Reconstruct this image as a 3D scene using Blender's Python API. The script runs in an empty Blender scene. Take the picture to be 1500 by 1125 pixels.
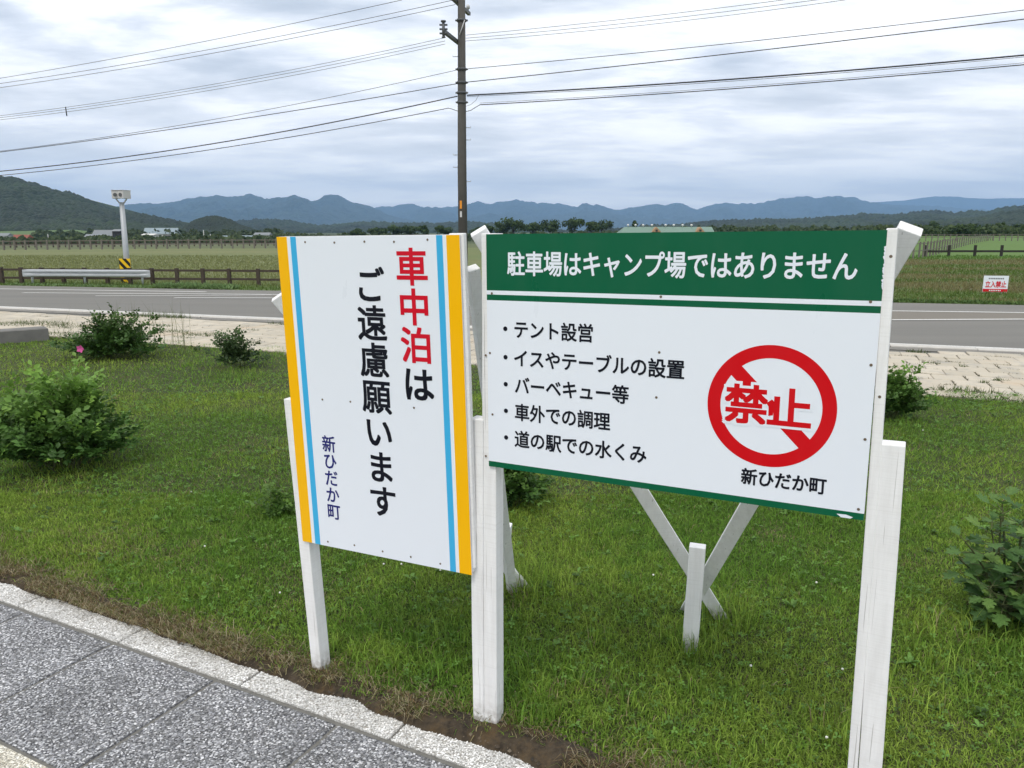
import bpy, bmesh, math, random
import numpy as np
from mathutils import Vector, Matrix
R = math.radians
rng = np.random.default_rng(7); random.seed(7)
SC = bpy.context.scene
COL = SC.collection

# ------------------------------------------------------------------ camera
F, CX, CY, HZ, H = 1127.0, 750.0, 562.5, 338.0, 1.5
TH = math.atan((CY - HZ) / F)
cam = bpy.data.cameras.new('camera'); camo = bpy.data.objects.new('camera', cam); COL.objects.link(camo)
cam.sensor_width = 36; cam.lens = F / 1500 * 36; cam.clip_start = .05; cam.clip_end = 60000
camo.location = (0, 0, H); camo.rotation_euler = (R(90) - TH, 0, 0)
SC.camera = camo
# ------------------------------------------------------------------ light and exposure
SUN_EL, SUN_AZ = 58, 205          # compass bearing of the sun from +Y, clockwise: behind the camera, a bit left
sun = bpy.data.lights.new('sun', 'SUN'); suno = bpy.data.objects.new('sun', sun); COL.objects.link(suno)
sun.energy = 1.5; sun.angle = R(14); sun.color = (1, .94, .85)
sd = Vector((math.sin(R(SUN_AZ)) * math.cos(R(SUN_EL)), math.cos(R(SUN_AZ)) * math.cos(R(SUN_EL)), math.sin(R(SUN_EL))))
suno.rotation_euler = (-sd).to_track_quat('-Z', 'Y').to_euler()
SC.view_settings.view_transform = 'Standard'; SC.view_settings.look = 'None'
SC.view_settings.gamma = 1; SC.view_settings.use_curve_mapping = False
SC.view_settings.exposure = 0.36

class NT:
    "small node-tree writer"
    def __init__(s, tree): s.t = tree; s.n = tree.nodes; s.n.clear()
    def new(s, typ, ins=None, **kw):
        n = s.n.new(typ)
        for k, v in kw.items(): setattr(n, k, v)
        for k, v in (ins or {}).items():
            if isinstance(v, bpy.types.NodeSocket): s.t.links.new(v, n.inputs[k])
            else: n.inputs[k].default_value = v
        return n
    def math(s, op, a, b=0.0, c=None, clamp=False):
        d = {0: a, 1: b}
        if c is not None: d[2] = c
        n = s.new('ShaderNodeMath', d, operation=op); n.use_clamp = clamp
        return n.outputs[0]
    def mix(s, f, a, b, blend='MIX'):
        n = s.n.new('ShaderNodeMix'); n.data_type = 'RGBA'; n.blend_type = blend
        for k, v in ((0, f), (6, a), (7, b)):
            if isinstance(v, bpy.types.NodeSocket): s.t.links.new(v, n.inputs[k])
            else: n.inputs[k].default_value = (*v, 1) if k and len(v) == 3 else v
        return n.outputs[2]
    def noise(s, vec, scale, detail=4, rough=.55, dist=0):
        n = s.new('ShaderNodeTexNoise', {'Vector': vec, 'Scale': scale, 'Detail': detail, 'Roughness': rough, 'Distortion': dist})
        return n.outputs['Fac']
    def ramp(s, f, stops):
        n = s.new('ShaderNodeValToRGB', {0: f}); e = n.color_ramp.elements
        while len(e) < len(stops): e.new(.5)
        for el, (p, c) in zip(e, stops):
            el.position = p; el.color = (*c, 1) if not isinstance(c, (int, float)) else (c, c, c, 1)
        return n.outputs[0]
    def mapr(s, v, a, b, c=0., d=1.):
        n = s.new('ShaderNodeMapRange', {0: v, 1: a, 2: b, 3: c, 4: d}); n.clamp = True
        return n.outputs[0]

w = bpy.data.worlds.new('World'); SC.world = w; w.use_nodes = True
n = NT(w.node_tree)
sky = n.new('ShaderNodeTexSky', sky_type='NISHITA', sun_disc=False, sun_elevation=R(SUN_EL), sun_rotation=R(SUN_AZ))
tc = n.new('ShaderNodeTexCoord').outputs['Generated']
sp = n.new('ShaderNodeSeparateXYZ', {0: tc})
zc = n.math('MAXIMUM', sp.outputs[2], 0.0)
den = n.math('ADD', zc, 0.10)
pl = n.new('ShaderNodeCombineXYZ', {0: n.math('DIVIDE', sp.outputs[0], den), 1: n.math('DIVIDE', sp.outputs[1], den), 2: 0.0}).outputs[0]
mp = n.new('ShaderNodeMapping', {'Vector': pl, 'Location': (3.1, 1.7, 0), 'Rotation': (0, 0, R(14)), 'Scale': (.75, 1.0, 1)}).outputs[0]
n1 = n.noise(mp, 1.0, 7, .53, .45)
mp2 = n.new('ShaderNodeMapping', {'Vector': pl, 'Location': (9.1, 4.2, 0), 'Rotation': (0, 0, R(-9)), 'Scale': (.7, 1.2, 1)}).outputs[0]
n2 = n.noise(mp2, 2.6, 6, .6, .2)
cl = n.math('ADD', n.math('MULTIPLY', n1, .68), n.math('MULTIPLY', n2, .32))
ccol = n.ramp(cl, [(.34, (5.8, 6.5, 7.5)), (.43, (8.2, 8.8, 9.7)), (.49, (10.8, 11.2, 11.9)), (.54, (13.9, 14.0, 14.1)), (.61, (16.2, 16.1, 15.8))])
hor = n.mapr(sp.outputs[2], 0.0, .32, 1, 0)
hor = n.mapr(sp.outputs[2], 0.03, .20, 1, 0)
hcol = n.mix(n.math('MULTIPLY', hor, .55), ccol, (22.0, 20.4, 18.2))
# an even overcast is brighter overhead than at the horizon
lift = n.mapr(sp.outputs[2], .3, 1.0, 1.0, 1.0)
hcol = n.new('ShaderNodeVectorMath', {0: hcol, 3: lift}, operation='SCALE').outputs[0]
mixed = n.mix(.97, sky.outputs[0], hcol)
bg = n.new('ShaderNodeBackground', {0: mixed, 1: .078})
n.new('ShaderNodeOutputWorld', {0: bg.outputs[0]})

# ------------------------------------------------------------------ places
def W(px, py, Y):
    "world point seen at photo pixel (px,py) at forward distance Y"
    X = (px - CX) / F; v = (CY - py) / F
    ry = math.cos(TH) + v * math.sin(TH); rz = -math.sin(TH) + v * math.cos(TH)
    t = Y / ry
    return Vector((X * t, Y, H + rz * t))
def G(px, py, z=0.0):
    X = (px - CX) / F; v = (CY - py) / F
    ry = math.cos(TH) + v * math.sin(TH); rz = -math.sin(TH) + v * math.cos(TH)
    t = (z - H) / rz
    return Vector((X * t, ry * t, z))
def sstep(a, b, x):
    t = np.clip((x - a) / (b - a), 0, 1); return t * t * (3 - 2 * t)
def fieldz(x, y):
    "the pasture sinks gently towards the village on the left"
    d = np.hypot(x, y)
    s = 1 - sstep(-.05, .28, np.asarray(x) / np.maximum(np.asarray(y, dtype=float), 1.))
    return -.012 * np.clip(d - 60, 0, 320) * s - .012

# value noise in numpy
_P = rng.random((256, 256))
def vnoise(x, y):
    xi = np.floor(x).astype(int); yi = np.floor(y).astype(int); fx = x - xi; fy = y - yi
    fx = fx * fx * (3 - 2 * fx); fy = fy * fy * (3 - 2 * fy)
    a = _P[xi % 256, yi % 256]; b = _P[(xi + 1) % 256, yi % 256]; c = _P[xi % 256, (yi + 1) % 256]; d = _P[(xi + 1) % 256, (yi + 1) % 256]
    return (a * (1 - fx) + b * fx) * (1 - fy) + (c * (1 - fx) + d * fx) * fy
def fbm(x, y, o=4):
    s = 0; a = .5
    for i in range(o): s = s + a * vnoise(x * 2 ** i + 17 * i, y * 2 ** i + 31 * i); a *= .5
    return s

# ------------------------------------------------------------------ object helpers
def tag(o, label=None, cat=None, group=None, kind=None):
    if label: o['label'] = label
    if cat: o['category'] = cat
    if group: o['group'] = group
    if kind: o['kind'] = kind
    return o
def link(name, me, mat=None, parent=None, loc=None):
    o = bpy.data.objects.new(name, me); COL.objects.link(o)
    if mat is not None and me is not None and len(me.materials) == 0:
        for m in (mat if isinstance(mat, (list, tuple)) else [mat]): me.materials.append(m)
    if parent: o.parent = parent
    if loc is not None: o.location = loc
    return o
def thing(name, label, cat, loc=(0, 0, 0), rz=0, group=None):
    o = bpy.data.objects.new(name, None); COL.objects.link(o); o.location = loc; o.rotation_euler = (0, 0, rz)
    o.empty_display_size = .1
    return tag(o, label, cat, group)
def mesh_np(name, V, Fc, cols=None, smooth=False, matidx=None):
    "V (n,3), Fc (m,k) array of equal-size faces"
    V = np.asarray(V, np.float32); Fc = np.asarray(Fc, np.int32)
    me = bpy.data.meshes.new(name); k = Fc.shape[1]; m = len(Fc)
    me.vertices.add(len(V)); me.vertices.foreach_set('co', V.ravel())
    me.loops.add(m * k); me.loops.foreach_set('vertex_index', Fc.ravel())
    me.polygons.add(m); me.polygons.foreach_set('loop_start', np.arange(0, m * k, k, dtype=np.int32))
    me.polygons.foreach_set('loop_total', np.full(m, k, np.int32))
    if smooth: me.polygons.foreach_set('use_smooth', np.ones(m, bool))
    if matidx is not None: me.polygons.foreach_set('material_index', np.asarray(matidx, np.int32))
    me.update(calc_edges=True)
    if cols is not None:
        ca = me.color_attributes.new('Col', 'FLOAT_COLOR', 'POINT')
        c4 = np.ones((len(V), 4), np.float32); c4[:, :3] = cols; ca.data.foreach_set('color', c4.ravel())
    return me
class MB:
    "collects simple solids into one mesh"
    def __init__(s): s.b = bmesh.new()
    def box(s, c, size, M=None):
        r = bmesh.ops.create_cube(s.b, size=1)
        for v in r['verts']:
            p = Vector((v.co.x * size[0], v.co.y * size[1], v.co.z * size[2]))
            if M is not None: p = M @ p
            v.co = p + Vector(c)
        return s
    def quad(s, pts, mi=0):
        f = s.b.faces.new([s.b.verts.new(p) for p in pts]); f.material_index = mi; return s
    def tube(s, pts, rad, seg=8, caps=True):
        pts = [Vector(p) for p in pts]; n_ = len(pts)
        rad = rad if isinstance(rad, (list, tuple)) else [rad] * n_
        rings = []; prev = None
        for i, p in enumerate(pts):
            d = (pts[min(i + 1, n_ - 1)] - pts[max(i - 1, 0)]).normalized()
            if prev is None: a = d.orthogonal().normalized()
            else: a = (prev - d * prev.dot(d)).normalized()
            prev = a; b = d.cross(a)
            rings.append([s.b.verts.new(p + (a * math.cos(t) + b * math.sin(t)) * rad[i]) for t in [2 * math.pi * k / seg for k in range(seg)]])
        for r0, r1 in zip(rings, rings[1:]):
            for k in range(seg): s.b.faces.new((r0[k], r0[(k + 1) % seg], r1[(k + 1) % seg], r1[k])).smooth = True
        if caps: s.b.faces.new(rings[0][::-1]); s.b.faces.new(rings[-1])
        return s
    def prism(s, poly, z0, z1, M=None):
        a = [s.b.verts.new((M @ Vector((x, y, z0))) if M else (x, y, z0)) for x, y in poly]
        b = [s.b.verts.new((M @ Vector((x, y, z1))) if M else (x, y, z1)) for x, y in poly]
        k = len(poly)
        s.b.faces.new(a[::-1]); s.b.faces.new(b)
        for i in range(k): s.b.faces.new((a[i], a[(i + 1) % k], b[(i + 1) % k], b[i]))
        return s
    def mesh(s, name, bevel=0):
        bmesh.ops.recalc_face_normals(s.b, faces=s.b.faces)
        if bevel: bmesh.ops.bevel(s.b, geom=list(s.b.edges), offset=bevel, segments=1, affect='EDGES', profile=.5)
        me = bpy.data.meshes.new(name); s.b.to_mesh(me); s.b.free(); return me
    def build(s, name, mat, parent=None, bevel=0): return link(name, s.mesh(name, bevel), mat, parent)

# ------------------------------------------------------------------ materials
def mat(name, build):
    m = bpy.data.materials.new(name); m.use_nodes = True; n = NT(m.node_tree); sh = build(n)
    o = n.new('ShaderNodeOutputMaterial', {0: sh}); return m
def bsdf(n, col, rough=.7, bump=None, bs=.3, bd=.01, spec=.3, metal=0, coat=0):
    ins = {'Base Color': (*col, 1) if isinstance(col, tuple) and len(col) == 3 else col, 'Roughness': rough, 'Specular IOR Level': spec, 'Metallic': metal, 'Coat Weight': coat}
    if bump is not None: ins['Normal'] = n.new('ShaderNodeBump', {'Height': bump, 'Strength': bs, 'Distance': bd}).outputs[0]
    return n.new('ShaderNodeBsdfPrincipled', ins).outputs[0]
def obc(n): return n.new('ShaderNodeTexCoord').outputs['Object']
def geo(n): return n.new('ShaderNodeNewGeometry').outputs['Position']
def plain(name, col, rough=.6, var=.12, sc=8, **k):
    def b(n):
        f = n.noise(geo(n), sc, 5)
        c = n.mix(f, tuple(x * (1 - var) for x in col), tuple(min(1, x * (1 + var)) for x in col))
        return bsdf(n, c, rough, f, .15, .003, **k)
    return mat(name, b)
def m_leaf(name, tint=(1, 1, 1), trans=.35, rough=.55):
    def b(n):
        c = n.new('ShaderNodeAttribute', attribute_name='Col').outputs[0]
        c = n.mix(1.0, c, tint, 'MULTIPLY')
        p = bsdf(n, c, rough, spec=.25)
        t = n.new('ShaderNodeBsdfTranslucent', {0: c}).outputs[0]
        return n.new('ShaderNodeMixShader', {0: trans, 1: p, 2: t}).outputs[0]
    return mat(name, b)
def b_paint(n):
    g = geo(n); o = obc(n)
    gr = n.noise(n.new('ShaderNodeMapping', {'Vector': o, 'Scale': (40, 40, 4)}).outputs[0], 1, 6, .65)
    bl = n.noise(g, 9, 5, .6)
    c = n.mix(n.mapr(gr, .35, .7), (.76, .755, .75), (.87, .87, .87))
    c = n.mix(n.mapr(bl, .55, .8, 0, .3), c, (.60, .57, .52))
    z = n.new('ShaderNodeSeparateXYZ', {0: g}).outputs[2]
    d = n.math('MULTIPLY', n.mapr(z, .02, .10, 1, 0), n.mapr(n.noise(g, 60, 4), .35, .6))
    c = n.mix(n.math('MULTIPLY', d, .7), c, (.17, .13, .09))
    saw = n.noise(n.new('ShaderNodeMapping', {'Vector': o, 'Scale': (6, 6, 260)}).outputs[0], 1, 2, .5)
    crk = n.noise(n.new('ShaderNodeMapping', {'Vector': o, 'Scale': (170, 170, 2.2)}).outputs[0], 1, 2, .4)
    c = n.mix(n.mapr(crk, .705, .72, 0, .55), c, (.30, .28, .26))
    c = n.mix(n.mapr(saw, .5, .8, 0, .18), c, (.50, .48, .45))
    return bsdf(n, c, .62, n.math('ADD', gr, n.math('MULTIPLY', saw, .6)), .4, .002)
M_PAINT = mat('white painted timber', b_paint)
def gloss(name, col, rough=.32, dirt=.015, spec=.22):
    def b(n):
        g = geo(n); f = n.noise(n.new('ShaderNodeMapping', {'Vector': g, 'Scale': (6, 6, 2)}).outputs[0], 2, 5)
        c = n.mix(n.mapr(f, .4, .8, 0, dirt), col, (.45, .43, .40))
        return bsdf(n, c, n.mapr(f, .3, .7, rough - .05, rough + .1), spec=spec)
    return mat(name, b)
M_WHITE = gloss('sign white', (.79, .83, .90), spec=.4)
M_GREEN = gloss('sign green', (.001, .105, .046))
M_YEL = gloss('sign yellow', (.93, .48, .001))
M_BLUE = gloss('sign blue', (.05, .42, .74))
M_RED = gloss('sign red', (.62, .004, .022), dirt=.01)
M_RED2 = gloss('ring red', (.60, .002, .008), dirt=.01)
M_BLACK = gloss('sign black', (.005, .006, .014), dirt=.01)
M_NAVY = gloss('sign navy', (.014, .016, .16), dirt=.01)
M_EDGE = plain('board edge', (.72, .72, .72), .5)
M_SCREW = plain('rusty screw', (.20, .15, .11), .5, metal=.6)
M_CONC = plain('pole concrete', (.085, .082, .074), .85, .25, 5)
M_CONC2 = plain('weathered concrete', (.17, .165, .155), .9, .35, 7)
M_CONC3 = plain('gutter concrete', (.20, .19, .17), .9, .35, 9)
M_KERB = plain('kerb concrete', (.50, .48, .44), .9, .2, 12)
M_STEEL = plain('galvanised steel', (.42, .44, .46), .5, .12, 6, metal=.25)
M_DSTEEL = plain('dark steel', (.10, .105, .11), .5, .2, 10)
M_CABLE = plain('cable', (.03, .03, .032), .6)
M_PORC = plain('porcelain', (.55, .55, .55), .3)
M_BROWN = plain('brown fence', (.060, .046, .036), .85, .3, 4)
M_GFENCE = plain('grey fence', (.16, .145, .125), .85, .3, 4)
M_DFENCE = plain('dark fence', (.030, .028, .026), .85, .3, 4)
M_ORANGE = plain('orange', (.75, .28, .03), .5)
M_HYEL = plain('hazard yellow', (.80, .50, .01), .45)
M_HBLK = plain('hazard black', (.012, .012, .012), .5)
M_SOILM = None

def b_pebble(scale, cols, joint=(.2, .19, .18)):
    def b(n):
        g = geo(n)
        wv = n.mix(.03, g, n.new('ShaderNodeTexNoise', {'Vector': g, 'Scale': 60.}).outputs['Color'])
        v = n.new('ShaderNodeTexVoronoi', {'Vector': wv, 'Scale': scale, 'Randomness': 1.})
        e = n.new('ShaderNodeTexVoronoi', {'Vector': wv, 'Scale': scale}, feature='DISTANCE_TO_EDGE')
        r = n.new('ShaderNodeSeparateColor', {0: v.outputs['Color']}).outputs[0]
        c = n.ramp(r, cols)
        ed = n.mapr(e.outputs['Distance'], 0, .12)
        c = n.mix(ed, joint, c)
        big = n.noise(g, 3.5, 5)
        c = n.mix(n.mapr(big, .3, .75, 0, .5), c, n.mix(1., c, (.55, .53, .5), 'MULTIPLY'))
        return bsdf(n, c, .8, ed, .8, .003)
    return b
M_SLAB = mat('grey pebble slab', b_pebble(120, [(0, (.08, .08, .09)), (.5, (.20, .205, .22)), (1, (.40, .41, .43))], (.06, .06, .06)))
M_BORD = mat('white pebble border', b_pebble(150, [(0, (.36, .35, .33)), (.3, (.62, .61, .58)), (1, (.82, .81, .78))], (.30, .29, .27)))
M_CREAM = mat('cream pebble slab', b_pebble(150, [(0, (.36, .33, .26)), (.4, (.58, .55, .46)), (1, (.76, .73, .64))], (.28, .26, .22)))
def m_pebcol(name):
    def b(n):
        c = n.new('ShaderNodeAttribute', attribute_name='Col').outputs[0]
        return bsdf(n, c, .7, spec=.3)
    return mat(name, b)
M_PEB = m_pebcol('pebble')
M_JOINT = plain('joint sand', (.16, .155, .14), .95, .4, 60)

def b_tile(n):
    g = geo(n); inf = n.new('ShaderNodeObjectInfo').outputs['Random']
    f = n.noise(g, 5, 6, .6); f2 = n.noise(g, 90, 3)
    c = n.mix(inf, (.46, .41, .32), (.57, .51, .41))
    c = n.mix(n.mapr(f, .5, .72, 0, .8), c, (.34, .325, .295))
    c = n.mix(n.mapr(n.noise(g, 1.3, 4), .55, .7, 0, .55), c, (.55, .43, .30))
    c = n.mix(n.math('MULTIPLY', f2, .3), c, (.30, .28, .24))
    return bsdf(n, c, .9, f2, .3, .003)
M_TILE = mat('cream paver', b_tile)
def b_road(n):
    g = geo(n)
    a = n.noise(g, 140, 3, .7); f = n.noise(n.new('ShaderNodeMapping', {'Vector': g, 'Rotation': (0, 0, R(14)), 'Scale': (.08, 1.1, 1)}).outputs[0], 1.3, 5)
    c = n.mix(n.mapr(f, .3, .7), (.140, .135, .122), (.182, .174, .155))
    c = n.mix(n.math('MULTIPLY', a, .35), c, (.22, .215, .20))
    return bsdf(n, c, .85, a, .4, .003)
M_ROAD = mat('worn asphalt', b_road)
def b_roadb(n):
    g = geo(n); a = n.noise(g, 140, 3, .7)
    return bsdf(n, n.mix(a, (.15, .135, .11), (.21, .19, .16)), .85, a, .4, .003)
M_ROADB = mat('brownish asphalt', b_roadb)
def b_mark(n):
    g = geo(n); a = n.noise(g, 30, 5, .7)
    return bsdf(n, n.mix(n.mapr(a, .5, .72), (.62, .61, .58), (.26, .25, .24)), .7, a, .2, .002)
M_MARK = mat('road marking paint', b_mark)

def b_lawn(n):
    g = geo(n)
    f = n.noise(g, 1.1, 5); f2 = n.noise(g, 45, 4, .7)
    c = n.mix(n.mapr(f, .35, .65), (.055, .080, .020), (.080, .105, .028))
    c = n.mix(n.mapr(f2, .35, .7), (.030, .030, .014), c)
    c = n.mix(n.mapr(n.noise(g, 2.1, 4), .6, .75, 0, .6), c, (.10, .080, .038))
    return bsdf(n, c, .95, f2, .6, .02)
M_LAWN = mat('lawn soil and moss', b_lawn)
def b_soil(n):
    g = geo(n); f = n.noise(g, 30, 6, .7); f2 = n.noise(g, 5, 4)
    c = n.mix(n.mapr(f, .35, .7), (.022, .017, .012), (.080, .060, .038))
    c = n.mix(n.mapr(n.noise(g, 11, 5, .7), .5, .66, 0, .5), c, (.12, .075, .030))
    return bsdf(n, c, .95, f, .9, .01)
M_SOIL = mat('bare soil', b_soil)

def b_field(n):
    g = geo(n); s = n.new('ShaderNodeSeparateXYZ', {0: g}); x, y = s.outputs[0], s.outputs[1]
    f = n.noise(g, .09, 6, .6); f2 = n.noise(g, .8, 5, .7); f3 = n.noise(n.new('ShaderNodeMapping', {'Vector': g, 'Scale': (.02, .12, 1)}).outputs[0], 1, 5, .6)
    olive = n.mix(n.mapr(f3, .35, .65), (.135, .160, .058), (.175, .182, .074))
    grass = n.mix(n.mapr(f2, .35, .65), (.080, .125, .030), (.110, .155, .040))
    # left pasture is tawny grass, the right is greener with tawny swathes
    side = n.mapr(n.math('DIVIDE', x, n.math('MAXIMUM', y, 1.)), -.1, .25)
    right = n.mix(n.mapr(n.noise(n.new('ShaderNodeMapping', {'Vector': g, 'Scale': (.07, .28, 1), 'Location': (4, 2, 0)}).outputs[0], 1, 5, .65), .44, .62), grass, (.115, .092, .045))
    c = n.mix(side, olive, right)
    # beyond the fence on the right: a bright meadow
    c = n.mix(n.math('MULTIPLY', n.mapr(y, 40, 44), side), c, n.mix(f2, (.085, .16, .030), (.11, .19, .038)))
    c = n.mix(n.math('MULTIPLY', n.mapr(y, 84, 90), n.math('SUBTRACT', 1., side)), c, n.mix(f, (.085, .11, .045), (.12, .13, .06)))
    c = n.mix(n.math('MULTIPLY', n.mapr(y, 170, 200), n.math('SUBTRACT', 1., side)), c, (.055, .075, .030))
    # green verge along the road
    ve = n.math('ADD', y, n.math('MULTIPLY', x, .235))
    c = n.mix(n.mapr(ve, 21.0, 23.5, 1, 0), c, grass)
    c = n.mix(n.mapr(f2, .3, .8, 0, .35), c, (.045, .055, .018))
    return bsdf(n, c, .95, f2, .8, .05)
M_FIELD = mat('pasture', b_field)

def b_forest(dark, light, sc, patches=.5):
    def b(n):
        g = geo(n)
        v = n.new('ShaderNodeTexVoronoi', {'Vector': g, 'Scale': 1 / sc}); r = n.new('ShaderNodeSeparateColor', {0: v.outputs['Color']}).outputs[0]
        f = n.noise(g, .25 / sc, 6, .65)
        c = n.mix(n.mapr(f, .36, .64), dark, light)
        c = n.mix(n.math('MULTIPLY', r, patches), c, tuple(x * 1.5 for x in light))
        h = n.math('SUBTRACT', 1., v.outputs['Distance'])
        return bsdf(n, c, .95, n.math('ADD', h, f), 1., sc * .8)
    return b
M_FOREST = mat('deciduous forest', b_forest((.016, .034, .013), (.034, .058, .022), 9, .35))
M_FORESTD = mat('conifer forest', b_forest((.010, .020, .010), (.018, .032, .014), 6, .3))
M_FOREST2 = mat('far forest', b_forest((.020, .040, .018), (.040, .062, .028), 14, .3))
M_MOUNT = mat('mountain forest', b_forest((.014, .028, .020), (.034, .054, .034), 60, .25))
M_SLOPE = plain('slope pasture', (.085, .135, .040), .95, .25, .05)

# ================================================================== SETTING
def sheet(name, poly, z, m, kind='structure', parent=None):
    me = bpy.data.meshes.new(name); me.from_pydata([(p[0], p[1], z) for p in poly], [], [list(range(len(poly)))]); me.update()
    if me.polygons[0].normal.z < 0: me.flip_normals()
    o = link(name, me, m, parent)
    if kind: tag(o, kind=kind)
    return o
# the ground, a ring grid out to the mountains
radii = np.concatenate([[0], np.geomspace(3, 60, 24), np.linspace(66, 420, 48), np.geomspace(460, 26000, 26)])
ang = np.linspace(0, 2 * np.pi, 180, endpoint=False)
rr, aa = np.meshgrid(radii, ang, indexing='ij'); X = rr * np.sin(aa); Y = rr * np.cos(aa)
Z = fieldz(X, np.where(Y > 1, Y, 1)); Z = np.where(Y > 0, Z, -.012 - 0 * Z)
Z = np.where(rr < 45, -.012, Z) + np.where(rr > 45, (fbm(X / 12, Y / 12, 3) - .45) * .12 * (rr < 400), 0)
na, nr = len(ang), len(radii); idx = np.arange(na * nr).reshape(nr, na)
Fq = np.stack([idx[:-1, :], np.roll(idx, -1, 1)[:-1, :], np.roll(idx, -1, 1)[1:, :], idx[1:, :]], -1).reshape(-1, 4)[:, ::-1]
tag(link('field', mesh_np('field', np.stack([X, Y, Z], -1).reshape(-1, 3), Fq, smooth=True), M_FIELD), kind='structure')

# hills and mountains: ridge line given by azimuth / height at a real distance, spurs running down to the plain
def terrain(name, prof, D, front, back, m, amp, spur, zb=-7, ext=0.0, rows=34, cols=700, jag=0.0, seed=0, crowns=None, crowns_label=''):
    px = np.array([p[0] for p in prof], float); py = np.array([p[1] for p in prof], float)
    cxs = np.linspace(px[0], px[-1], cols); cys = np.interp(cxs, px, py)
    k = np.ones(3) / 3
    if cols > 150: cys[1:-1] = np.convolve(cys, k, 'valid')
    ridge = np.array([tuple(W(a, b, D)) for a, b in zip(cxs, cys)])
    hr = ridge[:, 2] - zb
    hr = hr + jag * (fbm(cxs * .16 + seed, cxs * 0 + 3.3, 4) - .47)
    tt = np.concatenate([np.linspace(0, 1, rows), 1 + np.linspace(0, 1, 8)[1:]])
    V = []
    for t in tt:
        if t <= 1: y = D - front * (1 - t); hh = sstep(-.15, 1.0, np.array(t)) * .55 + t * .45
        else: y = D + back * (t - 1); hh = 1 - (t - 1)
        sc = y / D
        x = ridge[:, 0] * (sc if t <= 1 else 1)
        s = np.abs(fbm(x / spur + seed, np.full_like(x, y) / (spur * 2.4) + seed, 5) - .47) * 2.6
        zz = zb + hr * hh * sc + amp * (s - .35) * 4 * (max(0, 1 - t) * min(t, 1) if t <= 1 else 0)
        V.append(np.stack([x, np.full_like(x, y), zz], -1))
    V = np.array(V); nr_ = len(tt); idx = np.arange(nr_ * cols).reshape(nr_, cols)
    Fq = np.stack([idx[:-1, :-1], idx[:-1, 1:], idx[1:, 1:], idx[1:, :-1]], -1).reshape(-1, 4)
    if crowns:
        n_, r_, cA, cB = crowns; ir = (rng.random(n_) ** .8 * (rows - 3)).astype(int) + 2; ic = rng.integers(0, cols - 1, n_)
        f1, f2 = rng.random((2, n_, 1)); p = V[ir, ic] * (1 - f1) * (1 - f2) + V[ir - 1, ic] * f1 * (1 - f2) + V[ir, ic + 1] * (1 - f1) * f2 + V[ir - 1, ic + 1] * f1 * f2
        ok = (np.abs(p[:, 0] / p[:, 1]) < .75); p = p[ok]; n_ = len(p)
        rr_ = r_ * rng.uniform(.55, 1.25, n_); a = np.arange(6) * np.pi / 3
        lo = np.stack([np.cos(a), np.sin(a), a * 0 - .3], -1); hi = np.stack([np.cos(a + .5) * .72, np.sin(a + .5) * .72, a * 0 + .55], -1); base = np.concatenate([lo, hi, [[0, 0, .95]]])
        Vd = p[:, None] + base[None] * rr_[:, None, None] * rng.uniform(.8, 1.2, (n_, 13, 1))
        ft = [(i, (i + 1) % 6, 6 + i) for i in range(6)] + [((i + 1) % 6, 6 + (i + 1) % 6, 6 + i) for i in range(6)] + [(6 + i, 6 + (i + 1) % 6, 12) for i in range(6)]
        Fd = (np.array(ft)[None] + (np.arange(n_) * 13)[:, None, None]).reshape(-1, 3); t = np.clip(fbm(p[:, 0] / (r_ * 14), p[:, 1] / (r_ * 22) + p[:, 2] / (r_ * 9), 4) * 1.9 - .45 + rng.normal(0, .18, n_), 0, 1)[:, None]
        K = (np.array(cA) * (1 - t) + np.array(cB) * t)
        tag(link('forest', mesh_np('forest', Vd.reshape(-1, 3), Fd, np.repeat(K, 13, 0), smooth=True), M_PEB), crowns_label, 'forest', kind='stuff')
    return tag(link(name, mesh_np(name, V.reshape(-1, 3), Fq, smooth=True), m), kind='structure')
terrain('far_mountains', [(1180, 345), (1230, 310), (1270, 297), (1290, 295.5), (1320, 294), (1350, 290), (1370, 287.5), (1400, 288), (1420, 290), (1450, 291), (1500, 290), (1600, 285), (1800, 300), (2000, 320)], 17000, 3200, 2500, M_MOUNT, 220, 1000, jag=26, seed=4)
terrain('mountains', [(430, 340), (500, 310), (548, 304), (560, 301), (575, 302.5), (590, 299), (602, 299), (612, 302), (625, 304), (650, 303), (672, 303), (690, 298), (698, 295), (706, 296), (718, 300), (728, 296), (740, 294), (752, 292), (770, 295), (790, 297), (805, 298), (818, 297.5), (835, 302), (850, 305), (862, 303), (880, 304), (900, 307), (912, 308.5), (930, 303), (950, 299.5), (965, 299.5), (975, 300), (985, 297), (992, 296), (1003, 299), (1014, 304), (1022, 307), (1033, 302), (1045, 299), (1065, 297), (1085, 298), (1105, 297.5), (1120, 296), (1140, 291), (1160, 289), (1178, 287), (1190, 289), (1200, 291.5), (1212, 288), (1225, 287), (1240, 288.5), (1250, 288), (1262, 292), (1275, 296), (1290, 298), (1320, 301), (1350, 301), (1390, 303), (1450, 309), (1500, 318), (1600, 335)], 13000, 3600, 2500, M_MOUNT, 260, 620, jag=60, seed=9)
terrain('mountains', [(500, 345), (600, 330), (700, 318), (740, 312), (790, 318), (835, 312), (850, 309), (870, 308), (890, 312), (940, 318), (990, 322), (1040, 317), (1100, 322), (1170, 314), (1250, 316), (1330, 318), (1450, 325), (1520, 340)], 10800, 2000, 1500, M_MOUNT, 150, 600, jag=26, seed=21)
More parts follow.
